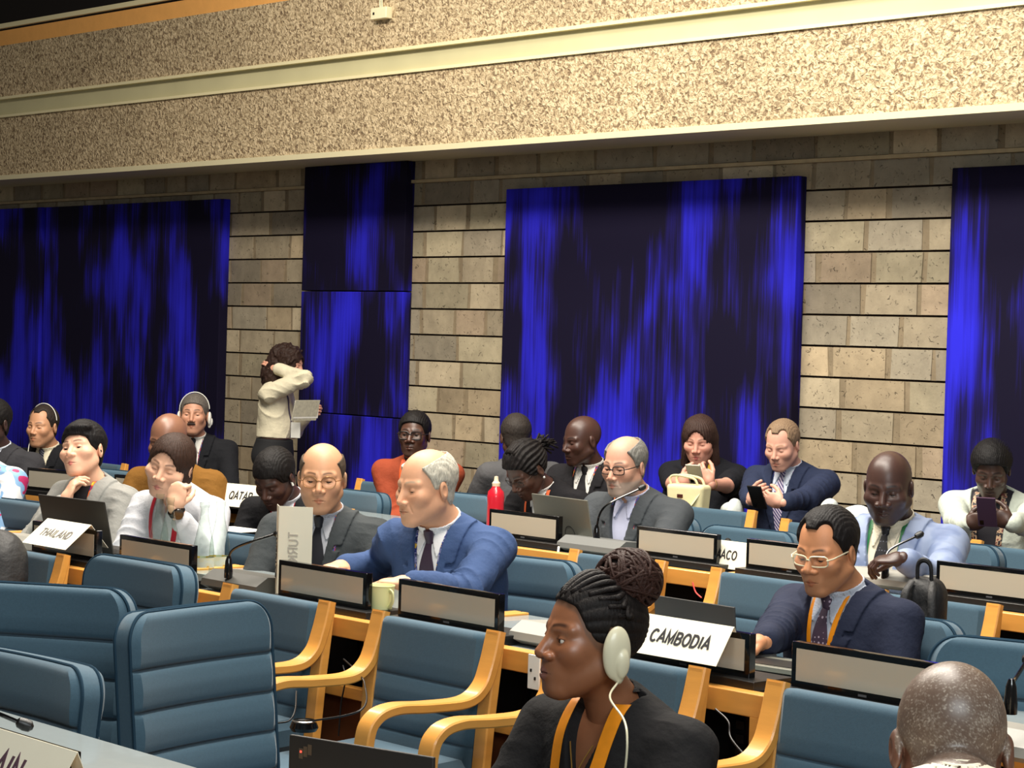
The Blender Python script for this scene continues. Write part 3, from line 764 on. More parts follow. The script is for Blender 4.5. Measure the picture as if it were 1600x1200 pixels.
mic(P(1150, 868, DB + .2), P(1138, 846, DB + .26), 'short black microphone behind the MONACO card')

# ================================================================ laptops
def laptop(px, py, D, w, h, rz, tilt, label, lidm, name='laptop', base=True, mark=None, z=.79):
    """open laptop seen from behind; (px,py) is the middle of the hinge; the lid leans back toward the camera side"""
    p = P(px, py, D)
    t = empty('laptop', (p[0], p[1], z if z else p[2]), rz, label, 'laptop')
    T = Matrix.Rotation(math.radians(tilt), 4, 'X')
    lid = MB().box(-w / 2, w / 2, -.006, 0, .006, h, bev=.002, T=T).build('lid', lidm, t)
    MB().box(-w / 2 + .008, w / 2 - .008, .0002, .001, .014, h - .008, T=T).build('screen', mat('dim_screen', (60, 66, 74), .2), t)
    if base:
        MB().box(-w / 2, w / 2, 0, h * 1.0, 0, .014, bev=.003).build('base', lidm, t)
        mb = MB()
        for i in range(14):
            for j in range(5): mb.box(-w / 2 + .02 + i * (w - .04) / 14, -w / 2 + .017 + (i + 1) * (w - .04) / 14, .03 + j * .019, .045 + j * .019, .014, .0165)
        o = mb.build('keyboard', black, t, smooth=False); o['kind'] = 'stuff'
    return t, lid, T
grey_al = mat('grey_aluminium', (128, 128, 118), .38, .35)
dark_al = mat('dark_grey_metal', (74, 76, 78), .4, .4)
blk_lap = mat('matte_black_lid', (28, 26, 24), .55)
laptop(128, 862, 4.22, .40, .215, math.radians(5), 14, 'black open laptop behind the THAILAND sign, seen from the back', blk_lap)
t, lid, T = laptop(886, 838, 6.15, .385, .205, math.radians(-8), 12, 'large grey open laptop in front of the bearded man', grey_al)
MB().tube([(-.035, -.0065, .12), (-.037, -.0065, .10), (-.030, -.0065, .085)], .0016, 6, T=T).tube([(-.01, -.0065, .11), (-.015, -.0065, .095), (-.005, -.0065, .10)], .0016, 6, T=T).build('mark', black, lid)
pts = [(.045 + .033 * math.cos(a), -.0065, .055 + .033 * math.sin(a)) for a in np.linspace(-.3, 3.4, 20)]
MB().tube(pts, .001, 6, T=T).build('scratch', black, lid)
laptop(1090, 1000, 4.30, .30, .150, math.radians(-2), 6, 'open dark grey laptop behind the CAMBODIA sign', dark_al)
t = empty('tablet', P(1215, 1030, 4.35) * np.array([1, 1, 0]) + np.array([0, 0, .786]), .1, 'flat grey notebook computer beside the hand of the man with white-framed glasses', 'tablet')
MB().box(-.11, .11, -.08, .08, 0, .014, bev=.004).build('slab', grey_al, t)
MB().box(-.09, .09, -.06, .04, .014, .0155).build('keys', black, t)
t = empty('phone', P(1228, 1052, 4.14) * np.array([1, 1, 0]) + np.array([0, 0, .786]), .3, 'black phone lying on the desk left of the large display', 'phone')
MB().box(-.045, .045, -.06, .06, 0, .010, bev=.004).build('body', black, t); MB().box(-.041, .041, -.056, .056, .010, .0106).build('screen', gloss, t)
# nearest laptop, seen from behind, at the bottom edge
pl, pr = P(457, 1139, 2.15), P(681, 1191, 2.22)
w_ = float(np.linalg.norm((pr - pl)[:2])); rz = math.atan2(pr[1] - pl[1], pr[0] - pl[0])
t = empty('laptop', ((pl + pr) / 2) * np.array([1, 1, 0]) + np.array([0, 0, .788]), rz, 'black laptop lid with a glowing red dot at the bottom edge', 'laptop')
hz = float(pl[2] + pr[2]) / 2 - .788
lid = MB().box(-w_ / 2, w_ / 2, -.008, 0, .0, hz, bev=.0025).build('lid', blk_lap, t)
MB().box(-w_ / 2, w_ / 2, 0, .22, 0, .016, bev=.003).build('base', blk_lap, t)
MB().box(-w_ / 2 + .01, w_ / 2 - .01, .0002, .001, .01, hz - .01).build('screen', mat('dim_screen', (60, 66, 74), .2), t)
bd = MB()
for a_ in range(3): bd.box(-w_ / 2 + .022 + a_ * .009, -w_ / 2 + .030 + a_ * .009, -.0088, -.0078, hz - .036 + a_ * .004, hz - .019 + a_ * .004)
bd.build('logo', mat('pewter_mark', (104, 90, 74), .4, .5), lid)
rl = mat('red_led', (255, 40, 30), .4); rl.node_tree.nodes['Principled BSDF'].inputs['Emission Color'].default_value = (1, .05, .03, 1); rl.node_tree.nodes['Principled BSDF'].inputs['Emission Strength'].default_value = 4
MB().box(-w_ / 2 + .0245, -w_ / 2 + .0275, -.0095, -.0085, hz - .026, hz - .023).build('indicator_light', rl, lid)

# ================================================================ bottles, cup and small things
glass = bpy.data.materials.new('clear_glass'); glass.use_nodes = True
_nn = glass.node_tree.nodes; _nn.clear(); _o = _nn.new('ShaderNodeOutputMaterial'); _mx = _nn.new('ShaderNodeMixShader'); _tr = _nn.new('ShaderNodeBsdfTransparent'); _gl = _nn.new('ShaderNodeBsdfGlossy'); _lw = _nn.new('ShaderNodeLayerWeight')
_tr.inputs[0].default_value = (.88, .93, .90, 1); _gl.inputs['Roughness'].default_value = .12; _lw.inputs[0].default_value = .25; _pw = _nn.new('ShaderNodeMath'); _pw.operation = 'POWER'; _pw.inputs[1].default_value = 1.8; glass.node_tree.links.new(_lw.outputs['Facing'], _pw.inputs[0])
glass.node_tree.links.new(_pw.outputs[0], _mx.inputs[0]); glass.node_tree.links.new(_tr.outputs[0], _mx.inputs[1]); glass.node_tree.links.new(_gl.outputs[0], _mx.inputs[2]); glass.node_tree.links.new(_mx.outputs[0], _o.inputs[0])
lab_m = pattern_mat('bottle_label', (226, 224, 196), (222, 170, 60), 'blotch', 24, cols=[(206, 208, 190), (210, 206, 176), (222, 176, 80)])
def bottle(px, py, D, label, h=.245):
    p = P(px, py, D); k = h / .245
    t = empty('glass_bottle', (p[0], p[1], .787), 0, label, 'bottle', 'clear glass water bottles')
    prof = [(.001, 0), (.030, .001), (.033, .008), (.033, .085), (.030, .12), (.020, .165), (.0135, .20), (.0125, .228), (.015, .232), (.015, .245), (.0115, .245)]
    MB().lathe([(r_ * k, z_ * k) for r_, z_ in prof], 24).build('glass', glass, t)
    MB().lathe([(.0338 * k, .045 * k), (.0338 * k, .075 * k)], 24).build('bottle_label', lab_m, t)
    return t
bottle(247, 905, DA + .26, 'glass bottle in front of the woman leaning on her fist, left of the pair', .25)
bottle(263, 905, DA + .20, 'glass bottle in front of the woman leaning on her fist, right of the pair', .25)
bottle(317, 905, DA + .10, 'glass bottle just right of the display, left of the close pair', .262)
bottle(342, 905, DA + .17, 'glass bottle nearest to the dark microphone console', .262)
p = P(596, 940, DA + .05)
t = empty('paper_cup', (p[0], p[1], .786), 0, 'pale yellow-green paper cup with a fold-out handle between two displays', 'cup')
cupm = mat('pale_lime_paper', (222, 226, 168), .6); wh = mat('white_paper', (240, 240, 232), .6, var=.02)
MB().lathe([(.001, .004), (.028, .004), (.028, .0), (.030, 0), (.0385, .092), (.0400, .093), (.0385, .096), (.0365, .092), (.029, .006)], 28).build('cup', cupm, t)
MB().tube(smooth_path([(.034, 0, .082), (.055, -.004, .075), (.056, -.004, .05), (.036, 0, .03)], 6), .0035, 8, sc=(1, 2)).build('handle', cupm, t)
p = P(612, 905, DA + .16)
t = empty('paper_napkin', (p[0], p[1], .787), .5, 'folded white paper standing behind the paper cup', 'paper')
MB().box(-.022, .022, -.001, .001, 0, .085, T=Matrix.Rotation(.15, 4, 'Y')).box(-.022, .022, .006, .008, 0, .08, T=Matrix.Rotation(.1, 4, 'Y')).build('sheet', wh, t, smooth=False)
t = empty('earphone', (xL + .27 - .17, 3.66 - .06, .535), .3, 'black round earphone lying on the seat of the empty armchair', 'earphone')
MB().lathe([(.001, 0), (.034, .002), (.040, .012), (.034, .026), (.001, .030)], 24).build('cup', gloss, t)
MB().lathe([(.030, .027), (.034, .030), (.030, .032)], 24).build('ring', chrome, t)
q0 = np.array([xL + .27 - .17, 3.60, .56])
def cord(name, pts, r, m, label, cat='cord'):
    pts = smooth_path(pts, 10); o = MB().tube(pts, r, 8).build(name, m); return tag(o, label, cat)
cord('cord', [q0 + [0, 0, .0], P(563, 1110, 3.66), P(570, 1070, 3.80), P(556, 1048, 3.86), P(537, 1030, 3.93)], .0026, black, 'thin black cord from the seat earphone up to the desk socket')
cord('cord', [P(536, 1040, 3.9), P(540, 1060, 3.89), P(533, 1100, 3.9), P(529, 1150, 3.9)], .0024, black, 'thin black cord hanging over the dark panel between two armchairs')
cord('cord', [P(433, 1130, 3.6), P(452, 1126, 3.62), P(461, 1110, 3.66), P(463, 1080, 3.75)], .0022, black, 'thin black cord lying on the seat behind the largest swivel chair')
cord('cord', [P(873, 855, 5.98), P(871, 880, 5.9), P(880, 893, 5.9), P(897, 886, 5.9)], .0045, wh, 'white charger cable from the grey laptop down to the socket')
t = empty('charger', P(903, 890, 5.90), 0, 'white charger plug below the desk rail left of the braided bun', 'charger')
MB().box(-.02, .02, -.03, .01, -.025, .03, bev=.006).build('plug', wh, t); MB().box(-.03, .005, -.035, -.01, -.045, -.012, bev=.006).build('adapter', black, t)
cord('wire', [P(1082, 910, 5.9), P(1087, 925, 5.9), P(1096, 934, 5.9)], .0028, mat('pink_wire', (240, 90, 84), .5), 'short pink wire in the desk opening behind the grey laptop', 'wire')
t = empty('wall_socket', P(836, 1050, 3.90), 0, 'white socket plate behind the lips of the woman with the braided bun', 'socket')
MB().box(-.022, .022, -.006, .0, -.045, .045, bev=.002).build('plate', wh, t); MB().box(-.012, -.006, -.0075, -.005, .0, .008).build('slot', black, t); MB().box(.004, .01, -.0075, -.005, -.02, -.012).build('slot', black, t)
cord('cord', [P(1118, 1108, 3.93), P(1138, 1128, 3.92), P(1143, 1155, 3.9), P(1180, 1198, 3.85)], .0028, black, 'dark cord hanging in the desk opening left of the right armchair')
# red drinking bottle
p = P(774, 800, 6.32)
t = empty('drink_bottle', (p[0], p[1], .787), 0, 'red drinking bottle with a pale cap behind the left display of the second row', 'bottle')
red = mat('red_plastic', (196, 24, 44), .3, coat=.4)
MB().lathe([(.001, 0), (.036, .002), (.038, .02), (.036, .12), (.038, .15), (.034, .175), (.02, .19), (.016, .2), (.001, .2)], 24).build('body', red, t)
MB().lathe([(.017, .198), (.018, .212), (.010, .222), (.008, .24), (.001, .242)], 20).build('cap', mat('pale_cap', (226, 206, 176), .5), t)
# papers
def sheet(px, py, D, w, h, rz, label, z=.788, tilt=0.0, name='paper'):
    p = P(px, py, D); o = MB().box(-w / 2, w / 2, -h / 2, h / 2, 0, .003, T=Matrix.Rotation(tilt, 4, 'X')).build(name, wh, smooth=False)
    o.location = (p[0], p[1], z if z else p[2]); o.rotation_euler = (0, 0, rz); return tag(o, label, 'paper')
sheet(368, 828, 5.2, .22, .16, .1, 'white notepad on the knee of the bowed man with the red lanyard', z=None)
sheet(205, 840, 4.30, .16, .10, .0, 'white papers on the desk between the two women at the left', z=.80, tilt=.1)

# ================================================================ bags and coats
blk_cloth = mat('black_nylon', (24, 24, 26), .6, bump=.4, bscale=18, bdist=.02); blk_quilt = pattern_mat('black_quilting', (20, 20, 22), (40, 40, 42), 'dots', 60, cols=[(16, 16, 18), (34, 34, 36)], thr=.3)
def blob(name, f, lo, hi, h, m, parent):
    V_, Q_ = sculpt(f, lo, hi, h); return fastmesh(name, V_, Q_, m, parent)
def rbox(p, c, r, k):
    q = np.abs(p - np.asarray(c, np.float32)) - (np.asarray(r, np.float32) - k)
    return np.sqrt((np.maximum(q, 0) ** 2).sum(1)) + np.minimum(q.max(1), 0) - k
pb = P(1446, 960, 5.30)
t = empty('backpack', pb, .35, 'black backpack with padded straps standing behind the shoulder of the man with white-framed glasses', 'backpack')
t.scale = (.72, .72, 1)
blob('body', lambda p: smin(rbox(p, (0, 0, -.18), (.085, .075, .29), .06), ell(p, (0, -.03, -.10), (.075, .09, .12)), .03) + wn(p, 22., 1.) * .003, (-.13, -.17, -.50), (.13, .13, .16), .005, blk_cloth, t)
for sx in (-.045, .045): MB().tube(smooth_path([(sx, -.06, .10), (sx * 1.3, -.115, .06), (sx * 1.5, -.135, -.04), (sx * 1.3, -.12, -.15)], 7), .013, 8, sc=(1.3, .5)).build('strap', blk_cloth, t)
MB().tube(smooth_path([(-.03, -.03, .10), (-.026, -.04, .150), (.0, -.045, .165), (.026, -.04, .150), (.03, -.03, .10)], 7), .0085, 8).build('handle', blk_cloth, t)
pq = P(1487, 1022, 5.22)
t = empty('handbag', pq, .2, 'black quilted handbag with a gold chain on the armchair seat right of the navy suit', 'handbag')
blob('body', lambda p: rbox(p, (0, 0, -.03), (.115, .045, .055), .03) + .0025 * np.sin((p[:, 0] + p[:, 2]) * 220) * np.sin((p[:, 0] - p[:, 2]) * 220), (-.15, -.08, -.10), (.15, .08, .05), .003, blk_quilt, t)
cp_ = smooth_path([(-.06, -.05, -.02), (-.045, -.052, .02), (-.02, -.045, .0), (.02, -.048, .022), (.06, -.05, -.01), (.085, -.045, -.03)], 6)
mb = MB()
for i in range(0, len(cp_) - 1): mb.tube([cp_[i], (cp_[i] * .35 + cp_[i + 1] * .65)], .0042, 6)
mb.build('chain', mat('gold_chain', (220, 186, 96), .3, .8), t)
ph = P(1076, 781, 7.62)
t = empty('handbag', ph, .25, 'cream handbag on the lap of the long-haired woman', 'handbag')
crm = mat('cream_canvas', (222, 214, 168), .75, bump=.3, bscale=30, bdist=.006)
blob('body', lambda p: rbox(p / np.stack([1 + p[:, 2] * 1.0, np.ones(len(p)), np.ones(len(p))], 1), (0, 0, 0), (.095, .05, .075), .02), (-.14, -.08, -.10), (.14, .08, .10), .004, crm, t)
for y_ in (-.035, .03): MB().tube(smooth_path([(-.075, y_, .06), (-.085, y_, .10), (-.06, y_, .115), (.0, y_, .112), (.05, y_, .10), (.07, y_, .06)], 6), .006, 8).build('handle', crm, t)
MB().tube(smooth_path([(.09, -.03, .06), (.06, -.055, .0), (.02, -.056, -.05), (.0, -.056, -.08)], 6), .008, 8, sc=(1.4, .4)).build('strap', crm, t)
MB().box(-.035, -.005, -.054, -.049, .012, .028, bev=.002).build('clasp', mat('dark_clasp', (70, 34, 26), .4), t)
pbg = P(6, 878, 3.78)
t = empty('bag', pbg, .1, 'black soft bag piled on the armchair at the left edge below the grey console', 'bag')
blob('body', lambda p: smin(ell(p, (-.05, 0, -.02), (.12, .11, .13)), ell(p, (.0, -.02, -.10), (.085, .10, .10)), .05) + wn(p, 18., 2.) * .010, (-.24, -.16, -.24), (.16, .16, .18), .006, blk_cloth, t)
MB().tube(smooth_path([(-.02, -.08, .10), (.03, -.10, .04), (.06, -.09, -.06), (.05, -.10, -.14)], 7), .010, 8, sc=(1.4, .5)).build('strap', blk_cloth, t)
wcoat = mat('white_coat_cloth', (204, 210, 206), .8, bump=.4, bscale=14, bdist=.02)
for px, py, D, r_, lab in [(1296, 799, 7.75, (.045, .04, .055), 'white cloth draped over a back-row armchair right of the navy suit'), (1336, 822, 7.15, (.10, .05, .085), 'white coat hanging behind the right shoulder of the man in light blue'), (1142, 797, 7.75, (.05, .04, .035), 'white cloth lying between the long-haired woman and the man in the navy suit')]:
    pc = P(px, py, D)
    t = empty('coat', pc, .1, lab, 'coat'); blob('cloth', lambda p, r_=r_: ell(p, (0, 0, 0), r_) + wn(p, 20., 3.) * .008, (-.2, -.12, -.15), (.2, .12, .15), .006, wcoat, t)
    blob('fold', lambda p, r_=r_: smin(ell(p, (.02, .0, -r_[2] * .9), (r_[0] * .9, .05, .09)), ell(p, (.02, .0, -.24), (r_[0] * .8, .04, .20)), .04) + wn(p, 26., 1.) * .006, (-.18, -.1, -.50), (.18, .1, .06), .006, wcoat, t)
# ================================================================ people
skin_m = {}
def skinmat(key, rough=.5, spec=.45):
    k = 'skin_' + key
    if k in MATS: return MATS[k]
    return mat(k, (200, 160, 130), rough, attr=True, spec=spec, var=.05, vscale=60, bump=.12, bscale=380, bdist=.0008)
eye_w = mat('eye_white', (226, 216, 204), .18); eye_d = mat('eye_dark', (28, 18, 14), .12)
def hairmat(rgb, rough=.5, st=(1, 1, .3), sc=230):
    return mat('hair_%d_%d_%d_%d' % (*rgb, sc), rgb, rough + .1, var=.45, vscale=sc, bump=.7, bscale=sc, stretch=st, spec=.22, bdist=.003)

def head_field(g):
    s = {'fw': 1, 'jw': 1, 'nw': 1, 'nl': 1, 'lf': 1, 'nk': 1.08, 'open': .5, 'chin': 0, 'brow': 1, 'cheek': 1}
    s.update(g)
    fw, jw, nw, nl, lf, nk = s['fw'], s['jw'], s['nw'], s['nl'], s['lf'], s['nk']
    def f(p):
        ax = p.copy(); ax[:, 0] = np.abs(p[:, 0])
        d = ell(p, (0, .018, .035), (.077, .097, .088))
        d = smin(d, ell(p, (0, -.026, -.03), (.062 * fw, .066, .085)), .03)
        d = smin(d, rcone(ax, (.050 * jw, .008, -.050), (.018, -.062, -.097), .020, .018), .026)
        d = smin(d, ell(p, (0, -.070, -.098 - s['chin']), (.024 * jw, .020, .018)), .018)
        d = smin(d, ell(ax, (.041 * fw, -.056, -.022), (.024 * s['cheek'], .025, .023)), .02)
        d = smin(d, rcone(ax, (.012, -.0775, .022), (.046, -.062, .021), .0085 * s['brow'], .009), .013)
        d = smax(d, -ell(ax, (.031, -.092, .0015), (.0185, .0155, .0115)), .012)
        d = smin(d, ell(p, (0, -.073, -.064), (.032, .022, .026)), .018)
        # eyelids
        c = (.031, -.0685, .001); lid = np.sqrt(((ax - np.array(c, np.float32)) ** 2).sum(1)) - .0140
        zc = .001 + .0055 - (1 - s['open']) * .0105
        up = smax(lid, (zc - (p[:, 2] - .25 * (ax[:, 0] - .031) * 0)) * 1.0, .001)
        lo = smax(lid, p[:, 2] - (.001 - .0062), .001)
        d = smin(d, up, .003); d = smin(d, lo, .003)
        # nose
        tip = -.108 * (1 + .05 * (nl - 1)); zt = -.026 * nl - .002
        d = smin(d, rcone(p, (0, -.082, .012), (0, tip + .004, zt), .0070, .0105 * (.5 + .5 * nw)), .010)
        d = smin(d, ell(ax, (.0125 * nw, -.094, zt - .006), (.0090 * nw, .0115, .0085)), .006)
        d = smax(d, -ell(ax, (.0075 * nw, -.101, zt - .014), (.0038 * nw, .006, .0042)), .002)
        # lips
        mz = -.066
        d = smin(d, rcone(ax, (0, -.0935, mz + .0048), (.0235, -.0805, mz + .001), .0050 * lf, .0026 * lf), .004)
        d = smin(d, rcone(ax, (0, -.0925, mz - .0052), (.0215, -.0805, mz - .001), .0062 * lf, .0028 * lf), .004)
        d = smax(d, -rcone(ax, (0, -.1000, mz), (.022, -.0870, mz - .0005), .0020, .0012), .003)
        if s.get('age'): d = smax(d, -rcone(ax, (.026, -.091, zt - .008), (.032, -.082, mz - .002), .0012, .0010), .007)
        # ears
        q = ax - np.array((.0785 * (.96 + .04 * fw), .016, -.006), np.float32)
        a = .28; qy = q[:, 1] * math.cos(a) - q[:, 0] * math.sin(a); qx = q[:, 0] * math.cos(a) + q[:, 1] * math.sin(a)
        qq = np.stack([qx, qy + q[:, 2] * .12, q[:, 2]], 1)
        ear = ell(qq, (0, 0, 0), (.0085, .019, .031)); ear = smax(ear, -ell(qq, (.010, -.004, .0), (.008, .011, .018)), .003)
        d = smin(d, ear, .006)
        return d
    return f, s

def neck_dist(p, a, b, nk): return rcone(p, a, b, .051 * nk, .056 * nk)

class Fig: pass
def figure(label, hx, hy, D, ab, ah=None, hp=0, hr=0, s=1.0, lean=6, side=0, sw=.178, bulk=1.0, arms=None, skin=(150, 100, 75), lip=None, brow=(40, 28, 22), stubble=0, face=None,
           hair=None, hairc=(25, 20, 18), outer='suit', oc=(30, 32, 40), inner=None, innerm=None, om=None, V=(.058, .30), tie=None, lany=None, collar=True, glasses=None,
           res=.0026, cres=.0048, stand=False, legs=(28, 28, 34), group=None, hands=True, gaze=(0, 0), sleeve=1.0, belly=1.0, eyes=True, armsOn=True, scalp=None, fold=.0078, shoes=True, pocket=False, hem=.60, shrug=(0, 0), pin=None, clav=.06, blush=.0):
    f = Fig(); ah = ab if ah is None else ah
    az = azcam(hx)                                            # towards the camera
    rgt = np.array([-az[1], az[0]])                           # image right is clockwise from view: see below
    fwd_cam = -az; right = np.array([fwd_cam[1], -fwd_cam[0]])
    def facing(a):
        a = math.radians(a); v = az * math.cos(a) - right * math.sin(a); return math.atan2(v[0], -v[1])
    tb, th = facing(ab), facing(ah)
    def Rz(t): return np.array([[math.cos(t), -math.sin(t), 0], [math.sin(t), math.cos(t), 0], [0, 0, 1.0]])
    def Rx(t): return np.array([[1, 0, 0], [0, math.cos(t), -math.sin(t)], [0, math.sin(t), math.cos(t)]])
    def Ry(t): return np.array([[math.cos(t), 0, math.sin(t)], [0, 1, 0], [-math.sin(t), 0, math.cos(t)]])
    Hw = P(hx, hy, D)
    Rh = Rz(th - tb) @ Rx(math.radians(hp)) @ Ry(math.radians(hr))
    Rt = Rx(math.radians(lean)) @ Ry(math.radians(side))      # torso frame: columns X, back(+Y), up
    Nrel = Rh @ np.array([0, .034, -.085]) * s + Rt @ np.array([0, .028, -.050]) * s   # head centre -> neck base, body frame
    Lt = .52 * s
    Nrel = Nrel + np.array([0, shrug[0], shrug[1]]); Prel = Nrel + Rt @ np.array([0, 0, -Lt])
    root = Hw + Rz(tb) @ Prel; org = np.array([root[0], root[1], 0.0])
    t = empty('person', org, tb, label, 'person', group)
    f.root = t; Bi = Rz(-tb)
    H = Bi @ (Hw - org); N = H + Nrel; Pv = N + Rt @ np.array([0, 0, -Lt])
    f.H, f.N, f.Rh, f.Rt, f.s, f.tb, f.org = H, N, Rh, Rt, s, tb, org
    def w2l(pw): return Bi @ (np.asarray(pw) - org)
    f.w2l = w2l
    tq = lambda p: (p - N.astype(np.float32)) @ Rt.astype(np.float32)          # body -> torso coords (x, back, up)
    hq = lambda p: ((p - H.astype(np.float32)) @ Rh.astype(np.float32)) / s
    T2 = lambda q: N + Rt @ (np.asarray(q, float) * s)
    H2 = lambda q: H + Rh @ (np.asarray(q, float) * s)
    f.T2, f.H2 = T2, H2
    hf, fs = head_field(face or {})
    nk = fs['nk']; na, nb_ = H2((0, .020, -.06)), T2((0, .012, -.015))
    nl_ = T2((0, .03, -.10))
    # ---- arm skeleton
    arms = arms or {}
    AR = {}
    for sd, sg in (('L', 1), ('R', -1)):
        a = arms.get(sd, {})
        S = T2((sg * sw / s, .01, -.072))
        w = a.get('w', (sg * .13, -.36, -.33))
        if abs(w[0]) > 5: Wp = w2l(P(*w))
        else: Wp = N + np.asarray(w, float) * s
        l1, l2 = .285 * s, .255 * s
        d = Wp - S; L = np.linalg.norm(d)
        if L > (l1 + l2) * .995: Wp = S + d / L * (l1 + l2) * .995; d = Wp - S; L = np.linalg.norm(d)
        u = d / L; aa = (l1 * l1 - l2 * l2 + L * L) / (2 * L); hh = math.sqrt(max(l1 * l1 - aa * aa, 0))
        pole = np.asarray(a.get('pole', (sg * .55, .25, -.8)), float); pole = pole - u * (pole @ u); pole /= np.linalg.norm(pole)
        E = S + u * aa + pole * hh
        AR[sd] = dict(S=S, E=E, W=Wp, **{k: v for k, v in a.items() if k != 'w'})
    f.AR = AR
    # ---- torso field
    def torso(p, off=0.0):
        q = tq(p) / s; ax = q.copy(); ax[:, 0] = np.abs(q[:, 0])
        k = sw / .178 / s
        d = ell(q, (0, .005, -.20), (.158 * k * bulk, .108 * bulk, .20))
        d = smin(d, rcone(ax, (0, .018, -.075), (.128 * k, .012, -.085), .062, .052), .05)
        d = smin(d, rcone(ax, (0, .022, -.015), (.115 * k, .014, -.066), .047, .036), .04)
        d = smin(d, ell(q, (0, -.002 - .02 * (belly - 1), -.37), (.142 * bulk, .112 * belly * bulk, .17)), .06)
        d = smin(d, ell(q, (0, .01, -.50), (.165, .125, .11)), .06)
        return d * s - off
    def leg(p, off=0.0):
        d = None
        for sg in (1, -1):
            hip = Pv + np.array([sg * .09, 0, -.0]) * s
            if stand: kn = np.array([hip[0] + sg * .01, hip[1] - .02, hip[2] * .52]); an = np.array([kn[0], kn[1] + .03, .09])
            else:
                kn = hip + np.array([sg * .04, -.42 * s, .02]); an = np.array([kn[0], kn[1] + .0, .09])
            a_ = smin(rcone(p, hip, kn, .085 * s, .058 * s), rcone(p, kn, an, .056 * s, .04 * s), .02)
            d = a_ if d is None else smin(d, a_, .02)
            f.__dict__.setdefault('ank', []).append(an) if len(f.__dict__.get('ank', [])) < 2 else None
        return d - off
    def armf(p, sd, r0=1.0, off=0.0, stop=0.0, taper=1.0):
        A = AR[sd]; Wd = A['E'] + (A['W'] - A['E']) * (1 - stop)
        up_ = rcone(p, A['S'], A['E'], .050 * r0 * s * bulk ** .5, .040 * r0 * s)
        lo_ = rcone(p, A['E'], Wd, .039 * r0 * s, (.039 + (.026 - .039) * (1 - stop)) * r0 * s * taper)
        return smin(up_, lo_, .015) - off
    # ---- skin mesh: head + neck
    skc = np.array(srgb(skin)); lipc = np.array(srgb(lip)) if lip is not None else skc * np.array([.80, .56, .54]); brc = np.array(srgb(brow))
    def headf(p):
        d = hf(hq(p)) * s
        d = smin(d, neck_dist(p, na, nb_, nk * s), .022 * s)
        d = smin(d, rcone(p, nb_, T2((0, .016, -.11)), .054 * nk * s, .062 * s), .03)
        return d
    c_ = H; rad = .155 * s
    lo = np.minimum(H - rad, np.minimum(nb_ - .085, T2((0, .03, -.13)) - .09)); hi = np.maximum(H + rad, nb_ + .085)
    Vh, Qh = sculpt(headf, lo, hi, res * s)
    def shade(Vx):
        q = hq(Vx.astype(np.float32)); ax = np.abs(q[:, 0]); col = np.tile(skc, (len(Vx), 1))
        def mix(m, c, k=1.0):
            m = np.clip(m, 0, 1)[:, None] * k; col[:] = col * (1 - m) + np.asarray(c) * m
        near = (np.abs(q) < .16).all(1)
        fr = near & (q[:, 1] < -.03)
        rd = np.exp(-(((ax - .042) / .022) ** 2 + ((q[:, 2] + .03) / .02) ** 2)) + np.exp(-((ax / .014) ** 2 + ((q[:, 2] + .03) / .012) ** 2))
        mix(np.where(fr, rd, 0) * (.22 + blush), skc * np.array([1.12, .78, .72]))
        if stubble:
            m = np.clip((-.046 - q[:, 2]) / .012, 0, 1) * np.clip((.02 - q[:, 1]) / .02, 0, 1) * near
            m = np.maximum(m, np.clip(1 - np.abs(q[:, 2] + .049) / .008, 0, 1) * (ax < .03) * fr)
            mix(m * (q[:, 2] > -.125), brc if not isinstance(stubble, tuple) else np.array(srgb(stubble[1])), stubble if not isinstance(stubble, tuple) else stubble[0])
        a = np.array([ax, q[:, 1], q[:, 2]]).T.astype(np.float32)
        ld = np.minimum(rcone(a, (0, -.0945, -.0612), (.021, -.084, -.065), .0052 * fs['lf'], .003), rcone(a, (0, -.0935, -.0712), (.019, -.084, -.067), .0064 * fs['lf'], .003))
        mix(np.where(fr, np.clip(1 - ld / .0022, 0, 1), 0), lipc, .85)
        mix(np.where(fr, np.clip(1 - np.abs(q[:, 2] + .066) / .0013, 0, 1) * (ax < .024) * (q[:, 1] < -.075), 0), lipc * .25, .8)
        bz = .0265 + .004 * np.sin((ax - .012) / .038 * 3.0) ; bd = np.abs(q[:, 2] - bz)
        mix(np.where(fr & (ax > .011) & (ax < .050), np.clip(1.3 - bd / .0042, 0, 1) * np.clip((ax - .009) / .006, 0, 1) * np.clip((.052 - ax) / .012, 0, 1), 0), brc, .85)
        lid = np.clip(1 - np.abs(q[:, 2] - (.001 + .0055 - (1 - fs['open']) * .0105)) / .0016, 0, 1) * (np.abs(ax - .031) < .014) * (q[:, 1] < -.07)
        mix(np.where(fr, lid, 0), brc * .5, .75)
        if scalp is not None:
            m, cc = scalp[:2]; mv = np.clip(-region_val(q, m) / .006 + .5, 0, 1) * near; mix(mv, srgb(cc), .8)
            if len(scalp) > 2: mix(mv * np.clip(wn(q, 800., 1.) * wn(q, 430., 2.) * 1.7 + wn(q, 60., 3.) * .25, 0, .75), srgb(scalp[2]))
        return col
    Vs, Qs, Cs = [Vh], [Qh], [shade(Vh)]; nv = len(Vh)
    def addv(V_, Q_, col):
        nonlocal nv
        Vs.append(V_); Qs.append(Q_ + nv); Cs.append(np.tile(col, (len(V_), 1))); nv += len(V_)
    # base body under the clothes
    allp = [A[k] for A in AR.values() for k in 'SEW']
    if armsOn:
        for sd in 'LR':
            A = AR[sd]; ps = np.array([A['S'], A['E'], A['W']])
            V_, Q_ = sculpt(lambda p: armf(p, sd, .95), ps.min(0) - .07, ps.max(0) + .07, .0055)
            addv(V_, Q_, skc)
    cor = np.array([T2((x, y, z)) for x in (-.24, .24) for y in (-.16, .16) for z in (.0, -.62)])
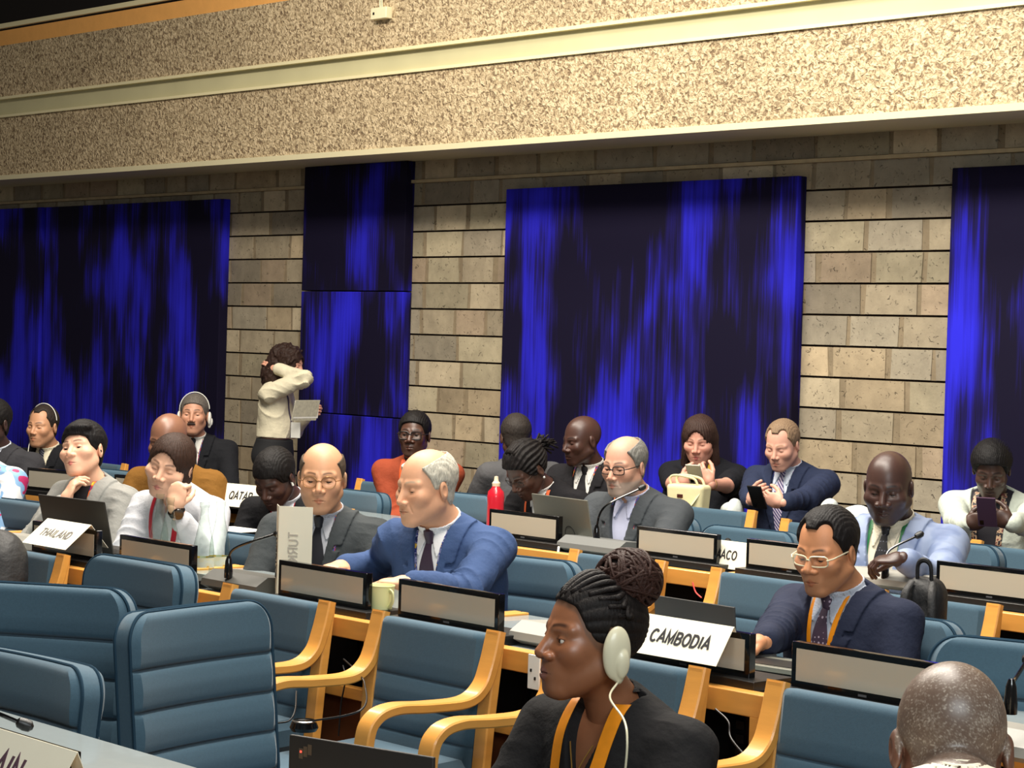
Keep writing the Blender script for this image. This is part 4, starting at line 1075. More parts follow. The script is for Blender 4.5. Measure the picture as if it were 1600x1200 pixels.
    V_, Q_ = sculpt(lambda p: torso(p, -.012 if inner is None and outer != 'suit' else -.02), cor.min(0) - .02, cor.max(0) + .03, .009); addv(V_, Q_, skc)
    # hands
    for sd, sg in (('L', 1), ('R', -1)):
        A = AR[sd]
        if A.get('hand', True) is False: continue
        d = _n(np.asarray(A['dir'], float)) if 'dir' in A else _n(A['W'] - A['E'])
        pn = np.asarray(A.get('palm', (0, 0, -1)), float); pn = _n(pn - d * (pn @ d))
        xt = np.cross(d, pn) * (1 if sd == 'R' else -1)
        cu = A.get('curl', (.35, .45, .3)); tc_ = A.get('thumb', .35); o_ = A['W']; sp = A.get('spread', 1.0); k = s * A.get('hs', 1.0)
        if A.get('local'): pass
        cones = []
        palmc = o_ + d * .048 * k
        fb = []
        for i, (lat, ln, r_) in enumerate([(.027, .068, .0088), (.009, .076, .0090), (-.009, .070, .0086), (-.026, .054, .0078)]):
            b0 = o_ + d * (.086 - .004 * abs(i - 1)) * k + xt * lat * sp * k
            dd = _n(d + xt * lat * 2.5 * (sp - .6)); ang_ = 0; p0 = b0
            for j, (fr_, cc) in enumerate(zip((.46, .30, .24), cu)):
                ang_ += cc * (1 + .12 * i); v = dd * math.cos(ang_) + pn * math.sin(ang_)
                p1 = p0 + v * ln * fr_ * k; cones.append((p0, p1, r_ * k * (1 - .10 * j), r_ * k * (.92 - .10 * j))); p0 = p1
        tb0 = o_ + d * .022 * k + xt * .024 * k + pn * .006 * k
        v = _n(xt * (.85 - .5 * tc_) + d * .75 + pn * (.25 + tc_ * .9)); t1 = tb0 + v * .040 * k
        v2 = _n(v * .6 + d * .55 + pn * tc_ * .7 - xt * .25 * tc_); t2 = t1 + v2 * .030 * k; t3 = t2 + _n(v2 + d * .3 - xt * .3) * .024 * k
        th_ = [(tb0, t1, .0135 * k, .0112 * k), (t1, t2, .0108 * k, .0098 * k), (t2, t3, .0096 * k, .0080 * k)]
        def hfld(p):
            q = p - palmc.astype(np.float32); Q3 = np.stack([q @ xt.astype(np.float32), q @ d.astype(np.float32), q @ pn.astype(np.float32)], 1)
            e = ell(Q3, (0, 0, 0), (.0405 * k, .052 * k, .0155 * k))
            e = smin(e, rcone(p, A['E'] + (A['W'] - A['E']) * .85, o_ + d * .02 * k, .027 * s, .024 * k), .02)
            for c in cones: e = smin(e, rcone(p, *c[:2], c[2], c[3]), .0035)
            for c in th_: e = smin(e, rcone(p, *c[:2], c[2], c[3]), .008 if c is th_[0] else .003)
            return e
        pts_ = np.array([c[0] for c in cones] + [c[1] for c in cones] + [o_, t3, palmc, A['E'] + (A['W'] - A['E']) * .85])
        V_, Q_ = sculpt(hfld, pts_.min(0) - .04, pts_.max(0) + .04, max(.0024, res * .95)); addv(V_, Q_, skc * 1.0)
        A['palm_c'] = palmc; A['xt'] = xt; A['pn'] = pn; A['d'] = d
    body = fastmesh('body', np.concatenate(Vs), np.concatenate(Qs), skinmat('a', .5 if sum(skin) > 330 else .42, .45 if sum(skin) > 330 else .55) if sum(skin) > 330 else skinmat('b', .40, .55), t, np.concatenate(Cs))
    # eyes
    if eyes and fs['open'] > .05:
        for sg in (1, -1):
            V_ = []; F_ = []; fm = []; nu, nv_ = 14, 12
            gz = math.radians(gaze[0]); gp = math.radians(gaze[1]); R2 = Rz(gz) @ Rx(gp)
            for j in range(nv_ + 1):
                ph = math.pi * j / nv_
                for i in range(nu):
                    a = 2 * math.pi * i / nu; l = np.array([math.sin(ph) * math.cos(a), -math.cos(ph), math.sin(ph) * math.sin(a)]) * .0124
                    V_.append(H2(np.array([sg * .031, -.0685, .001]) + R2 @ l))
            for j in range(nv_):
                for i in range(nu):
                    F_.append((j * nu + i, j * nu + (i + 1) % nu, (j + 1) * nu + (i + 1) % nu, (j + 1) * nu + i)); fm.append(1 if j < 3 else 0)
            meshobj('eye', V_, F_, [eye_w, eye_d], t, True, fm)
    # ---- clothing
    omat = om or mat('cloth_%d_%d_%d' % oc, oc, .88, var=.10, vscale=8, bump=.5, bscale=15, spec=.18, bdist=.02, detail=3)
    wV, dV = V
    def vwidth(qu, w0=wV, dd=dV):                   # half width of the front opening at height qu (<=0)
        return np.clip(w0 * (1 - (-qu) / dd), 0, None) + .0
    cuffs = {'suit': .10, 'shirt': .05, 'top': .05}.get(outer, .06)
    def jacket(p, off=.016, raw=False, bare=False):
        q = tq(p) / s
        d = torso(p, off * bulk)
        wr = (np.sqrt(np.abs(wn(p, 11.0, 1.3)) + .01) - .55) * fold * 1.5 + wn(p, 30.0, 4.1) * fold * .35
        d = d + wr * np.clip((-q[:, 2] - .03) / .12, 0, 1)
        if wV > 0 and not raw:
            vw_ = np.where(q[:, 2] < -dV, -.02, vwidth(q[:, 2])); vcut = np.maximum(np.abs(q[:, 0]) - vw_, np.maximum(q[:, 1] - .025, q[:, 2] - .03)) * s
            d = smax(d, -vcut, .003)
        if bare: return d
        for sd in 'LR':
            A = AR[sd]; st = A.get('sleeve', sleeve)
            if st <= 0: continue
            stp = cuffs if st >= 1 else 0
            if st >= 1: a = armf(p, sd, 1.22, .006, stop=stp, taper=1.15)
            else:
                e2 = A['S'] + (A['E'] - A['S']) * min(1, st * 2); a = rcone(p, A['S'], e2, .062 * s, .060 * s)
                if st > .5: a = smin(a, rcone(p, A['E'], A['E'] + (A['W'] - A['E']) * (st * 2 - 1), .050 * s, .045 * s), .015)
            # folds run around the sleeve, strongest at the elbow
            ed = np.sqrt(((p - A['E'].astype(np.float32)) ** 2).sum(1)); ax_ = _n(A['W'] - A['S']).astype(np.float32)
            u_ = (p - A['E'].astype(np.float32)) @ ax_
            rg = np.sqrt(np.abs(np.sin(u_ * 58 + 3.2 * wn(p, 9., 2.))) + .01) - .6; a = a + (rg * np.clip(.5 + .8 * wn(p, 12., 5.), .1, 1) * 2.6 + wn(p, 22., 7.) * .6) * fold * (.5 + .8 * np.exp(-(ed / .09) ** 2))
            d = smin(d, a, .03 * s)
        nd = neck_dist(p, na + (na - nb_) * .6, nb_ + (nb_ - na) * .15, nk * s) - (.004 if outer == 'suit' else .003)
        d = smax(d, -(nd), .004)
        d = np.maximum(d, (-hem * s - (tq(p)[:, 2])))
        return d
    def surf_lapel(p):
        q = tq(p) / s; x = np.abs(q[:, 0]); zz = q[:, 2]
        d = jacket(p)
        J = smax(jacket(p, .016, raw=True, bare=True), -(neck_dist(p, na + (na - nb_) * .6, nb_ + (nb_ - na) * .15, nk * s) - .012), .004) - .0085
        vw_ = vwidth(zz); t_ = np.clip(-zz / dV, 0, 1); lw = .055 * np.sin(np.clip(1 - t_, 0, 1) * 1.5) + .004
        notch = np.where((zz > -.110) & (zz < -.092), .030, 0.0)
        reg = np.maximum(x - (vw_ + lw - notch * np.clip((x - vw_ - .018) / .01, 0, 1)), vw_ - x) * s
        reg = np.maximum(reg, np.maximum(-dV - zz, q[:, 1] - .03) * s); reg = np.maximum(reg, (zz - .015) * s)
        return np.minimum(d, np.maximum(J, reg))
    jf = surf_lapel if outer == 'suit' else jacket
    pts_ = np.concatenate([cor, np.array(allp)]) if armsOn else cor
    lo, hi = pts_.min(0) - .09, pts_.max(0) + .09
    def cut_off(fn):                                # only down to the hips
        return fn
    V_, Q_ = sculpt(jf, lo, hi, cres)
    outer_name = {'suit': 'jacket', 'shirt': 'shirt', 'top': 'top', 'sweater': 'sweater', 'blouse': 'blouse'}.get(outer, 'top')
    fastmesh(outer_name, V_, Q_, omat, t)
    f.jacket = jacket; f.torso = torso
    if inner:
        im = innerm or mat('cloth_%d_%d_%d' % inner, inner, .75, var=.04, vscale=60, bump=.15, bscale=200, bdist=.002)
        def shirtf(p):
            q = tq(p) / s
            d = torso(p, .007); d = d + wn(p, 26., 3.) * .0018
            nd = neck_dist(p, na + (na - nb_) * .6, nb_ + (nb_ - na) * .15, nk * s)
            d = smax(d, -(nd - .001), .003)
            if collar:
                sh = np.abs(nd - .0055 * s) - .0022
                hgt = q[:, 2] - (.030 + .012 * np.clip(q[:, 1] / .05, -1.2, 1)); sh = np.maximum(sh, hgt * s)
                sh = np.maximum(sh, (-.075 - q[:, 2]) * s)
                gap = np.minimum((.004 + np.clip(-(q[:, 2] - .016), 0, 1) * .45 - np.abs(q[:, 0])), -q[:, 1]) * s
                sh = np.maximum(sh, gap); d = np.minimum(d, sh)
                wing = np.abs(torso(p, .012)) - .0022                      # collar points lying on the chest
                wr_ = np.maximum(np.abs(np.abs(q[:, 0]) - (.030 + .10 * np.clip(-q[:, 2] - .01, 0, 1))) - (.024 - .30 * np.clip(-q[:, 2] - .01, 0, .08)), (-.075 - q[:, 2])); wr_ = np.maximum(wr_, q[:, 2] - .0)
                wr_ = np.maximum(wr_, q[:, 1] - .0)
                d = np.minimum(d, np.maximum(wing, wr_ * s))
            return np.maximum(d, -.42 * s - q[:, 2] * s)
        V_, Q_ = sculpt(shirtf, cor.min(0) - .02, cor.max(0) + np.array([.02, .02, .08]), min(cres, .0034))
        fastmesh('shirt' if outer == 'suit' or True else 'inner', V_, Q_, im, t)
        for sd in 'LR':
            A = AR[sd]
            if A.get('cuff', outer == 'suit' and A.get('hand', True) is not False):
                c0 = A['E'] + (A['W'] - A['E']) * .86; c1 = A['E'] + (A['W'] - A['E']) * .97
                MB().tube([c0, c1, c1, c0], [.032 * s, .031 * s, .0285 * s, .029 * s], 20, caps=False).build('cuff', im, t)
    # things lying on the chest: projected along the chest's forward axis
    FW = -(Rt @ np.array([0, 1.0, 0]))
    def drape(path, widths, off, thick, fn, name, m, parent=None):
        """path: torso (x, z) points from the neck down, ribbons hug the surface fn"""
        path = np.array(smooth_path([np.array([a_[0], 0, a_[1]]) for a_ in path], 7)); n = len(path)
        wv = np.interp(np.linspace(0, 1, n), np.linspace(0, 1, len(widths)), widths)
        tang = np.gradient(path, axis=0); tang /= np.linalg.norm(tang, axis=1)[:, None] + 1e-9
        side_ = np.stack([-tang[:, 2], 0 * tang[:, 0], tang[:, 0]], 1)
        cols_ = []
        for v in (-1, -.33, .33, 1):
            q = path + side_ * (wv[:, None] / 2 * v)
            pt = N + (q * s) @ Rt.T + FW * .22
            fr = FW.astype(np.float64)
            for _ in range(26):
                dd = fn(pt.astype(np.float32)); pt = pt - fr[None] * np.clip(dd, -.02, .03)[:, None] * .8
            cols_.append(pt + fr[None] * off)
        G = np.stack(cols_, 1); sm = G.copy()
        dep = (G - N) @ fr; ds = dep.copy()
        for _ in range(3):
            ds[1:-1] = (ds[:-2] + ds[2:] + 2 * ds[1:-1]) / 4
        ds = np.maximum(ds, dep); G = G + (ds - dep)[..., None] * fr
        V2 = []; F2 = []
        for lay in (0, 1):
            V2 += [tuple(x) for x in (G + fr * (thick * lay)).reshape(-1, 3)]
        m4 = 4; K = n * m4
        for i in range(n - 1):
            for j in range(3):
                a_ = i * m4 + j; F2.append((a_, a_ + 1, a_ + m4 + 1, a_ + m4)); F2.append((K + a_, K + a_ + m4, K + a_ + m4 + 1, K + a_ + 1))
            for j in (0, 3):
                a_ = i * m4 + j; F2.append((a_, a_ + m4, K + a_ + m4, K + a_))
        for i in (0, n - 1):
            for j in range(3): a_ = i * m4 + j; F2.append((a_, a_ + 1, K + a_ + 1, K + a_))
        mb_ = MB(); mb_.add(V2, F2); return mb_.build(name, m, parent or t, sharp=50)
    f.drape = drape; f.mid = lambda p: torso(p, .010); f.out = lambda p: jacket(p, raw=True, bare=True)
    if tie is not None:
        tm = tie if not isinstance(tie, tuple) else mat('tie_%d_%d_%d' % tie, tie, .5)
        drape([(0, -.035), (0, -.075), (.002, -.16), (.002, -.40)], [.020, .030, .052, .068, .07], .001, .004, f.mid, 'tie', tm)
        kn = T2((0, 0, -.030)); kk = N + Rt @ (np.array([0, -.064 * nk, -.012]) * s)
        MB().lathe([(.001, -.030), (.012, -.028), (.018, .004), (.017, .016), (.001, .019)], 14, T=Matrix.Translation(Vector(kk)) @ Matrix(Rt.tolist()).to_4x4() @ Matrix.Scale(.8, 4, (0, 1, 0))).build('tie_knot', tm, t)
    if lany is not None:
        lm, fn_, pth, wd = lany
        ff = f.mid if fn_ == 'in' else f.out
        for sg in (1, -1): drape([(sg * a_[0], a_[1]) for a_ in pth], [wd], .0025, .0015, ff, 'lanyard', lm)
    if outer == 'suit' and pocket:
        drape([(.075, -.175), (.078, -.19)], [.075], .002, .002, jacket, 'pocket', omat)
    if pin is not None:
        pc, pm_ = pin; pt = N + (np.array([pc[0], 0, pc[1]]) * s) @ Rt.T + FW * .2
        pt = pt[None]
        for _ in range(26): pt = pt - FW[None] * np.clip(jf(pt.astype(np.float32)), -.02, .03)[:, None] * .8
        pt = pt[0] + FW * .0; Tm = Matrix.Translation(Vector(pt)) @ Vector(FW).to_track_quat('Z', 'Y').to_matrix().to_4x4()
        MB().lathe([(.001, .003), (.0075, .002), (.008, -.002)], 12, T=Tm).build('lapel_pin', pm_, t)
    # legs
    lm_ = mat('cloth_%d_%d_%d' % legs, legs, .85, var=.1, vscale=150)
    kz = [Pv + np.array([sg * .14, -.50 * s, .1]) for sg in (1, -1)]
    lo = np.array([Pv[0] - .25, Pv[1] - (.2 if stand else .55), .05]); hi = np.array([Pv[0] + .25, Pv[1] + .2, Pv[2] + .16])
    V_, Q_ = sculpt(lambda p: smin(leg(p, .012), np.maximum(torso(p, .014), (tq(p)[:, 2] + (.38 if stand else .46) * s)), .02), lo, hi, .010)
    fastmesh('trousers', V_, Q_, lm_, t)
    shm = mat('black_shoe_leather', (22, 20, 19), .35)
    for an in f.ank[:2]:
        mb = MB(); V3, Q3 = [], []
        fn = lambda p, an=an: smin(ell(p, (an[0], an[1] - .03, .045), (.040, .075, .045)), ell(p, (an[0], an[1] - .12, .032), (.044, .075, .031)), .03)
        Vx, Qx = sculpt(lambda p: np.maximum(fn(p), .004 - p[:, 2]), (an[0] - .07, an[1] - .22, -.01), (an[0] + .07, an[1] + .09, .12), .009)
        fastmesh('shoe', Vx, Qx, shm, t)
    # ---- hair
    if hair is not None:
        hairs(f, hair, hairc, hq, H2, s, t, res, D)
    if glasses is not None: spectacles(f, glasses)
    return f

def region_val(q, kind):
    """hairline value in head coordinates: negative where hair grows"""
    x, y, z = np.abs(q[:, 0]), q[:, 1], q[:, 2]
    hl = {'short': [(-.10, .080), (-.075, .068), (-.055, .055), (-.040, .015), (-.018, -.012), (-.004, -.020), (.004, .020), (.026, .022), (.036, -.035), (.07, -.07), (.12, -.075)],
          'low': [(-.10, .060), (-.075, .055), (-.055, .045), (-.040, .010), (-.018, -.018), (-.004, -.024), (.004, .020), (.026, .022), (.036, -.035), (.07, -.07), (.12, -.075)],
          'high': [(-.10, .110), (-.075, .098), (-.055, .082), (-.030, .035), (-.014, -.008), (-.002, -.020), (.004, .020), (.026, .022), (.036, -.035), (.07, -.07), (.12, -.075)]}
    base = 'short' if kind in ('short',) else ('low' if kind == 'low' else 'high')
    a = np.array(hl[base]); r = (np.interp(y, a[:, 0], a[:, 1]) - z) * .7
    if base == 'short' or base == 'low': r = np.minimum(r, 1)
    if kind == 'shoe':                      # bald crown, hair round the sides
        bald = ell(np.stack([x * 1.0, y, z], 1).astype(np.float32), (0, -.02, .105), (.066, .105, .060)); r = np.maximum(r, -bald)
    if kind == 'shoe_low':
        bald = ell(np.stack([x * 1.0, y, z], 1).astype(np.float32), (0, -.005, .105), (.074, .125, .078)); r = np.maximum(r, -bald)
    if kind == 'wide':                      # receding corners, hair on the top
        bald = ell(np.stack([x, y, z], 1).astype(np.float32), (.045, -.075, .085), (.028, .045, .045)); r = np.maximum(r, -bald)
    return r
def hairs(f, spec, hc, hq, H2, s, t, res, D):
    kind = spec[0]; th = spec[1] if len(spec) > 1 else .010
    m = hairmat(hc)
    bump = .0016
    cap = lambda q, k=0.0: ell(q, (0, .019, .036), (.0775 + k, .098 + k, .089 + k))
    def fld(p):
        q = hq(p); x = np.abs(q[:, 0])
        nz_ = (np.sin(q[:, 0] * 700 + 4 * wn(q, 26., 1.)) * .45 + wn(q, 130., 2.) * .6) * bump
        if kind in ('short', 'low', 'high', 'shoe', 'shoe_low', 'wide'):
            k = th * np.clip(.35 + (q[:, 2] + .03) / .10, .3, 1.15)
            d = cap(q) - k - nz_ * min(1, th / .008)
            d = smin(d, ell(q, (0, .045, -.03), (.060, .055, .055)) - .002, .02)
            if len(spec) > 2:                # swept fringe
                sx = spec[2]; d = smin(d, ell(q, (sx * .02, -.055, .085), (.060, .035, .022)) - nz_, .015)
                r = region_val(q, kind); r = np.minimum(r, ell(q, (sx * .015, -.066, .072), (.058, .034, .020)) * 1.0)
            else: r = region_val(q, kind)
            return smax(d, r, .005) * s
        ang = np.arctan2(q[:, 0], q[:, 1] - .0); vst = (np.sin(ang * 34 + 3 * wn(q, 14., 1.)) * .5 + np.sin(ang * 71 + q[:, 2] * 30) * .3 + wn(q, 90., 3.) * .3) * bump
        if kind == 'bob':
            d = ell(q, (0, .012, .032), (.087, .107, .097)); d = smin(d, ell(q, (0, .020, -.040), (.088, .080, .060)), .02)
            fc = ell(q, (spec[2] * -.008, -.100, -.030), (.072, .070, .108)); d = smax(d, -fc, .010)
            d = d - vst * 1.3
            return smax(d, -.098 - q[:, 2] + .012 * q[:, 1] / .1, .006) * s
        if kind == 'long':
            d = ell(q, (0, .014, .030), (.089, .108, .099))
            ax = q.copy(); ax[:, 0] = x
            d = smin(d, rcone(ax, (.068, .012, .0), (.082, .005, -.17), .026, .022), .03); d = smin(d, rcone(q, (0, .06, -.02), (0, .08, -.15), .06, .04), .03)
            fc = ell(q, (0, -.105, -.035), (.060, .068, .118)); d = smax(d, -fc, .010)
            return (d - vst * 1.8 - wn(q, 30., 2.) * .003) * s
        if kind == 'curly':
            d = ell(q, (0, .030, .032), (.108, .122, .112)); d = smin(d, ell(q, (0, .090, -.08), (.115, .092, .125)), .04)
            fc = ell(q, (0, -.105, -.04), (.066, .070, .110)); d = smax(d, -fc, .008)
            return (d - wn(q, 95., 1.) * .007 - wn(q, 48., 3.) * .008) * s
        if kind == 'dreads':
            d = cap(q) - th + .0035 * np.sin(np.arctan2(q[:, 0], q[:, 2] - .02) * 26 + 2 * wn(q, 18., 1.)) - wn(q, 80., 2.) * .002
            r = region_val(q, 'short'); return smax(d, r, .006) * s
        if kind == 'cornrow':
            a = np.arctan2(q[:, 0], q[:, 2] - .01)
            d = cap(q) - .002 - .0035 * (np.abs(np.sin(a * 11)) ** .6)
            return smax(d, region_val(q, 'short') + .009, .004) * s
    c = f.H; lo, hi = c - .19 * s, c + .17 * s
    if kind in ('long', 'curly'): lo = c - np.array([.25, .25, .27]) * s; hi = c + .25 * s
    V_, Q_ = sculpt(fld, lo, hi, max(res, .0024) * s)
    fastmesh('hair', V_, Q_, m, t)
def spectacles(f, g):
    """g: (colour or material, lens half width, lens half height, round?, wire radius)"""
    m, hw, hh, rnd, r = g; H2 = f.H2; t = f.root
    mb = MB()
    for sg in (1, -1):
        pts = []
        for a in np.linspace(0, 2 * math.pi, 25):
            c, s_ = math.cos(a), math.sin(a)
            e = 1.0 if rnd else .55
            u = math.copysign(abs(c) ** e, c) * hw; v = math.copysign(abs(s_) ** e, s_) * hh
            pts.append(H2((sg * .0325 + u, -.0945 + .012 * ((sg * .0325 + u) / .06) ** 2, -.001 + v)))
        mb.tube(pts, r, 6, caps=False)
        mb.tube([H2((sg * (.0325 + hw), -.089, .004)), H2((sg * .073, -.072, .006)), H2((sg * .079, .0, .008)), H2((sg * .080, .022, -.004))], r, 6)
    mb.tube([H2((-.0325 + hw, -.095, .003)), H2((0, -.0985, .006)), H2((.0325 - hw, -.095, .003))], r, 6)
    fr = mb.build('glasses', m, t)
    lens = bpy.data.materials.get('lens_glass')
    if lens is None:
        lens = bpy.data.materials.new('lens_glass'); lens.use_nodes = True; n = lens.node_tree; n.nodes.clear()
        o = n.nodes.new('ShaderNodeOutputMaterial'); mx = n.nodes.new('ShaderNodeMixShader'); tr = n.nodes.new('ShaderNodeBsdfTransparent'); gl = n.nodes.new('ShaderNodeBsdfGlossy'); gl.inputs['Roughness'].default_value = .05
        tr.inputs[0].default_value = (.94, .94, .93, 1); mx.inputs[0].default_value = .07
        n.links.new(tr.outputs[0], mx.inputs[1]); n.links.new(gl.outputs[0], mx.inputs[2]); n.links.new(mx.outputs[0], o.inputs[0])
    for sg in (1, -1):
        V_ = []
        for a in np.linspace(0, 2 * math.pi, 24, endpoint=False):
            c, s_ = math.cos(a), math.sin(a); e = 1.0 if rnd else .55
            u = math.copysign(abs(c) ** e, c) * hw; v = math.copysign(abs(s_) ** e, s_) * hh
            V_.append(H2((sg * .0325 + u, -.0945 + .012 * ((sg * .0325 + u) / .06) ** 2, -.001 + v)))
        meshobj('lens', V_ + [V_[0] * .999 + .001 * V_[12]], [tuple(range(24))], lens, fr)

_only = None
FIGS = {}
def fig(key, *a, **k):
    if _only is not None and key not in _only.split(','): return None
    r = figure(*a, **k); FIGS[key] = r; return r
LP = [(.052, -.004), (.050, -.06), (.036, -.16), (.006, -.31)]
multi = pattern_mat('festive_ribbon', (240, 150, 40), (150, 30, 60), 'blotch', 38, cols=[(236, 200, 60), (228, 110, 40), (150, 30, 70), (70, 40, 110)])
multid = pattern_mat('dark_festive_ribbon', (40, 30, 60), (150, 30, 60), 'blotch', 45, cols=[(34, 26, 56), (150, 34, 60), (40, 60, 140), (224, 120, 50)])
yel = pattern_mat('yellow_ribbon', (240, 200, 50), (50, 70, 150), 'blotch', 30, cols=[(244, 206, 60), (240, 190, 40), (230, 226, 210), (60, 60, 130)])
redr = mat('red_ribbon', (178, 24, 44), .5); orange = mat('orange_ribbon', (246, 150, 20), .5, var=.08, vscale=60)
green = mat('green_ribbon', (20, 110, 58), .5); white_pl = mat('white_plastic', (222, 222, 214), .35)
cream_pl = mat('ivory_plastic', (226, 220, 190), .35, coat=.2)
goldm = mat('gold_pin', (214, 170, 90), .3, .8); redp = mat('red_pin', (206, 60, 52), .35)

def earpiece(f, side, m, band=True, k=1.0, cord_pts=None, under=False):
    """cup over one ear (side +1 is the wearer's left) with an optional headband"""
    H2 = f.H2; t = f.root; s = f.s
    Vx, Qx = sculpt(lambda p: smin(smin(ell(((p - f.H.astype(np.float32)) @ f.Rh.astype(np.float32)) / s, (side * .090, .016, -.016), (.016 * k, .030 * k, .054 * k)),
                                        ell(((p - f.H.astype(np.float32)) @ f.Rh.astype(np.float32)) / s, (side * .102, .024, -.034), (.010 * k, .015 * k, .028 * k)), .003),
                                        ell(((p - f.H.astype(np.float32)) @ f.Rh.astype(np.float32)) / s, (side * .090, .024, -.055), (.012 * k, .010 * k, .022 * k)), .008) * s,
                    H2((side * .09, .02, -.02)) - .08, H2((side * .09, .02, -.02)) + .08, .0022)
    o = fastmesh('earpiece', Vx, Qx, m, t)
    if band:
        pts = [H2((.088 * math.cos(a), .018, .036 + .102 * math.sin(a))) for a in np.linspace(-.25 if side > 0 else math.pi + .25, math.pi * .98 if side > 0 else .05, 22)]
        MB().tube(pts, .0028, 6).build('headband', m, t)
    if cord_pts: MB().tube(smooth_path([H2((side * .096, .02, -.070))] + [f.w2l(c) for c in cord_pts], 8), .0022 if k < 1.1 else .0026, 7).build('earpiece_cord', m, t)
def held_phone(p, rz, tilt, label, m=None, w=.074, h=.125, lit=False):
    t = empty('phone', p, rz, label, 'phone'); T = Matrix.Rotation(math.radians(tilt), 4, 'X')
    MB().box(-w / 2, w / 2, -h / 2, h / 2, -.004, .004, bev=.003, T=T).build('body', m or black, t)
    MB().box(-w / 2 + .004, w / 2 - .004, -h / 2 + .004, h / 2 - .004, .004, .0046, T=T).build('screen', gloss, t)
    MB().box(-w / 2 + .008, -w / 2 + .024, h / 2 - .03, h / 2 - .01, -.0052, -.004, T=T).build('camera_bump', gloss, t)
    return t

def strands(f, name, paths, r, m, n=6, taper=True):
    mb = MB()
    for pth in paths:
        pts = smooth_path([f.H2(q) for q in pth], 4); k = len(pts)
        mb.tube(pts, [r * f.s * (1 - .35 * (i / k if taper else 0)) for i in range(k)], n)
    o = mb.build(name, m, f.root, sharp=None); o['kind'] = 'stuff'; return o

# ---------------- front delegate row
f = fig('P21', 'man with white-framed glasses in a navy suit, looking down behind the CAMBODIA sign', 1291, 862, 4.75, 40, 34, hp=14, s=.95, lean=8, skin=(200, 138, 98), bulk=1.12, sw=.192,
    face=dict(fw=1.12, jw=1.26, nw=1.35, lf=1.1, cheek=1.15, nk=1.18, open=.35, nl=.9), brow=(54, 40, 34), hair=('wide', .009), hairc=(24, 21, 22), oc=(42, 47, 66), inner=(206, 212, 226),
    tie=pattern_mat('dotted_plum_tie', (74, 56, 76), (196, 170, 186), 'dots', 70, thr=.25, cols=[(196, 176, 190), (76, 58, 76)]), glasses=(mat('white_gold', (240, 232, 200), .3, .2), .028, .016, False, .0022),
    res=.0020, cres=.0042, V=(.080, .38), arms={'R': dict(w=(1196, 1003, 4.42), dir=(-.5, -.8, -.15), palm=(.3, 0, -1), curl=(.5, .6, .4)), 'L': dict(w=(.18, -.30, -.44))}, lany=(orange, 'in', [(.056, .0), (.050, -.06), (.035, -.16), (.010, -.30)], .016), pin=((.105, -.155), goldm))
f = fig('P10', 'bald man with round gold glasses in a dark grey suit behind the upright white card', 503, 748, 4.68, 18, 6, hp=4, s=1.0, skin=(206, 154, 118), face=dict(fw=1.08, jw=1.1, open=.42, nw=1.1, nk=1.1), hair=('shoe_low', .004), hairc=(84, 72, 60), scalp=('shoe_low', (150, 120, 96)), brow=(82, 58, 42),
    bulk=1.05, sw=.185, oc=(64, 68, 70), inner=(190, 192, 200), tie=(26, 26, 34), glasses=(mat('gold_wire', (150, 110, 66), .3, .6), .025, .021, True, .0013), stubble=.12, res=.0020, lany=(multid, 'out', [(.062, .005), (.066, -.06), (.056, -.16), (.03, -.32)], .017), pin=((.115, -.165), redp))
f = fig('P12', 'white-haired man in a bright blue suit bending over the desk, reaching to the left', 664, 762, 4.56, 34, 52, hp=6, s=1.0, lean=16, skin=(218, 164, 130), face=dict(fw=1.06, jw=1.12, open=.22, age=1, nl=1.2, nw=1.1, lf=.7, nk=1.2, chin=.004), hair=('shoe', .007), hairc=(196, 192, 178), brow=(170, 150, 128),
    bulk=1.12, sw=.195, oc=(62, 82, 122), inner=(238, 238, 240), tie=(52, 36, 56), res=.0020, cres=.0042, V=(.064, .36), arms={'R': dict(w=(536, 886, 4.50), pole=(-.5, .3, -.3), hand=True, palm=(0, 0, -1)), 'L': dict(w=(640, 912, 4.24), pole=(.75, .35, -1.3), dir=(-.9, -.3, 0))},
    lany=(pattern_mat('blue_gold_ribbon', (40, 60, 130), (220, 180, 70), 'blotch', 50, cols=[(36, 44, 96), (150, 150, 190), (40, 56, 130), (214, 176, 70)]), 'in', [(.058, .0), (.052, -.07), (.038, -.17), (.016, -.33)], .018), pin=((.100, -.145), redp))
f = fig('P4', 'woman with short black hair in a grey blazer, hand at her neck, looking up', 129, 704, 4.66, 42, 34, hp=-10, hr=-10, s=.95, sw=.165, skin=(236, 184, 154), lip=(206, 110, 104), face=dict(fw=1.08, jw=1.0, open=.45, nw=1.15, cheek=1.25, nk=.95, lf=.9), hair=('low', .012, .9), hairc=(20, 18, 20), brow=(60, 44, 40),
    oc=(146, 146, 142), inner=(24, 20, 26), collar=False, V=(.058, .30), res=.0022, arms={'R': dict(w=(101, 784, 4.54), pole=(-.5, -.5, -1), dir=(.25, .35, 1), palm=(.55, .9, 0), curl=(.5, .5, .3)), 'L': dict(w=(.10, -.34, -.34))}, lany=(multi, 'out', [(.060, .012), (.062, -.05), (.050, -.14), (.020, -.26)], .034))
if f: MB().tube([f.H2((.082, .010, -.010)), f.H2((.087, .004, -.014))], .006, 8).build('earphone', black, f.root)
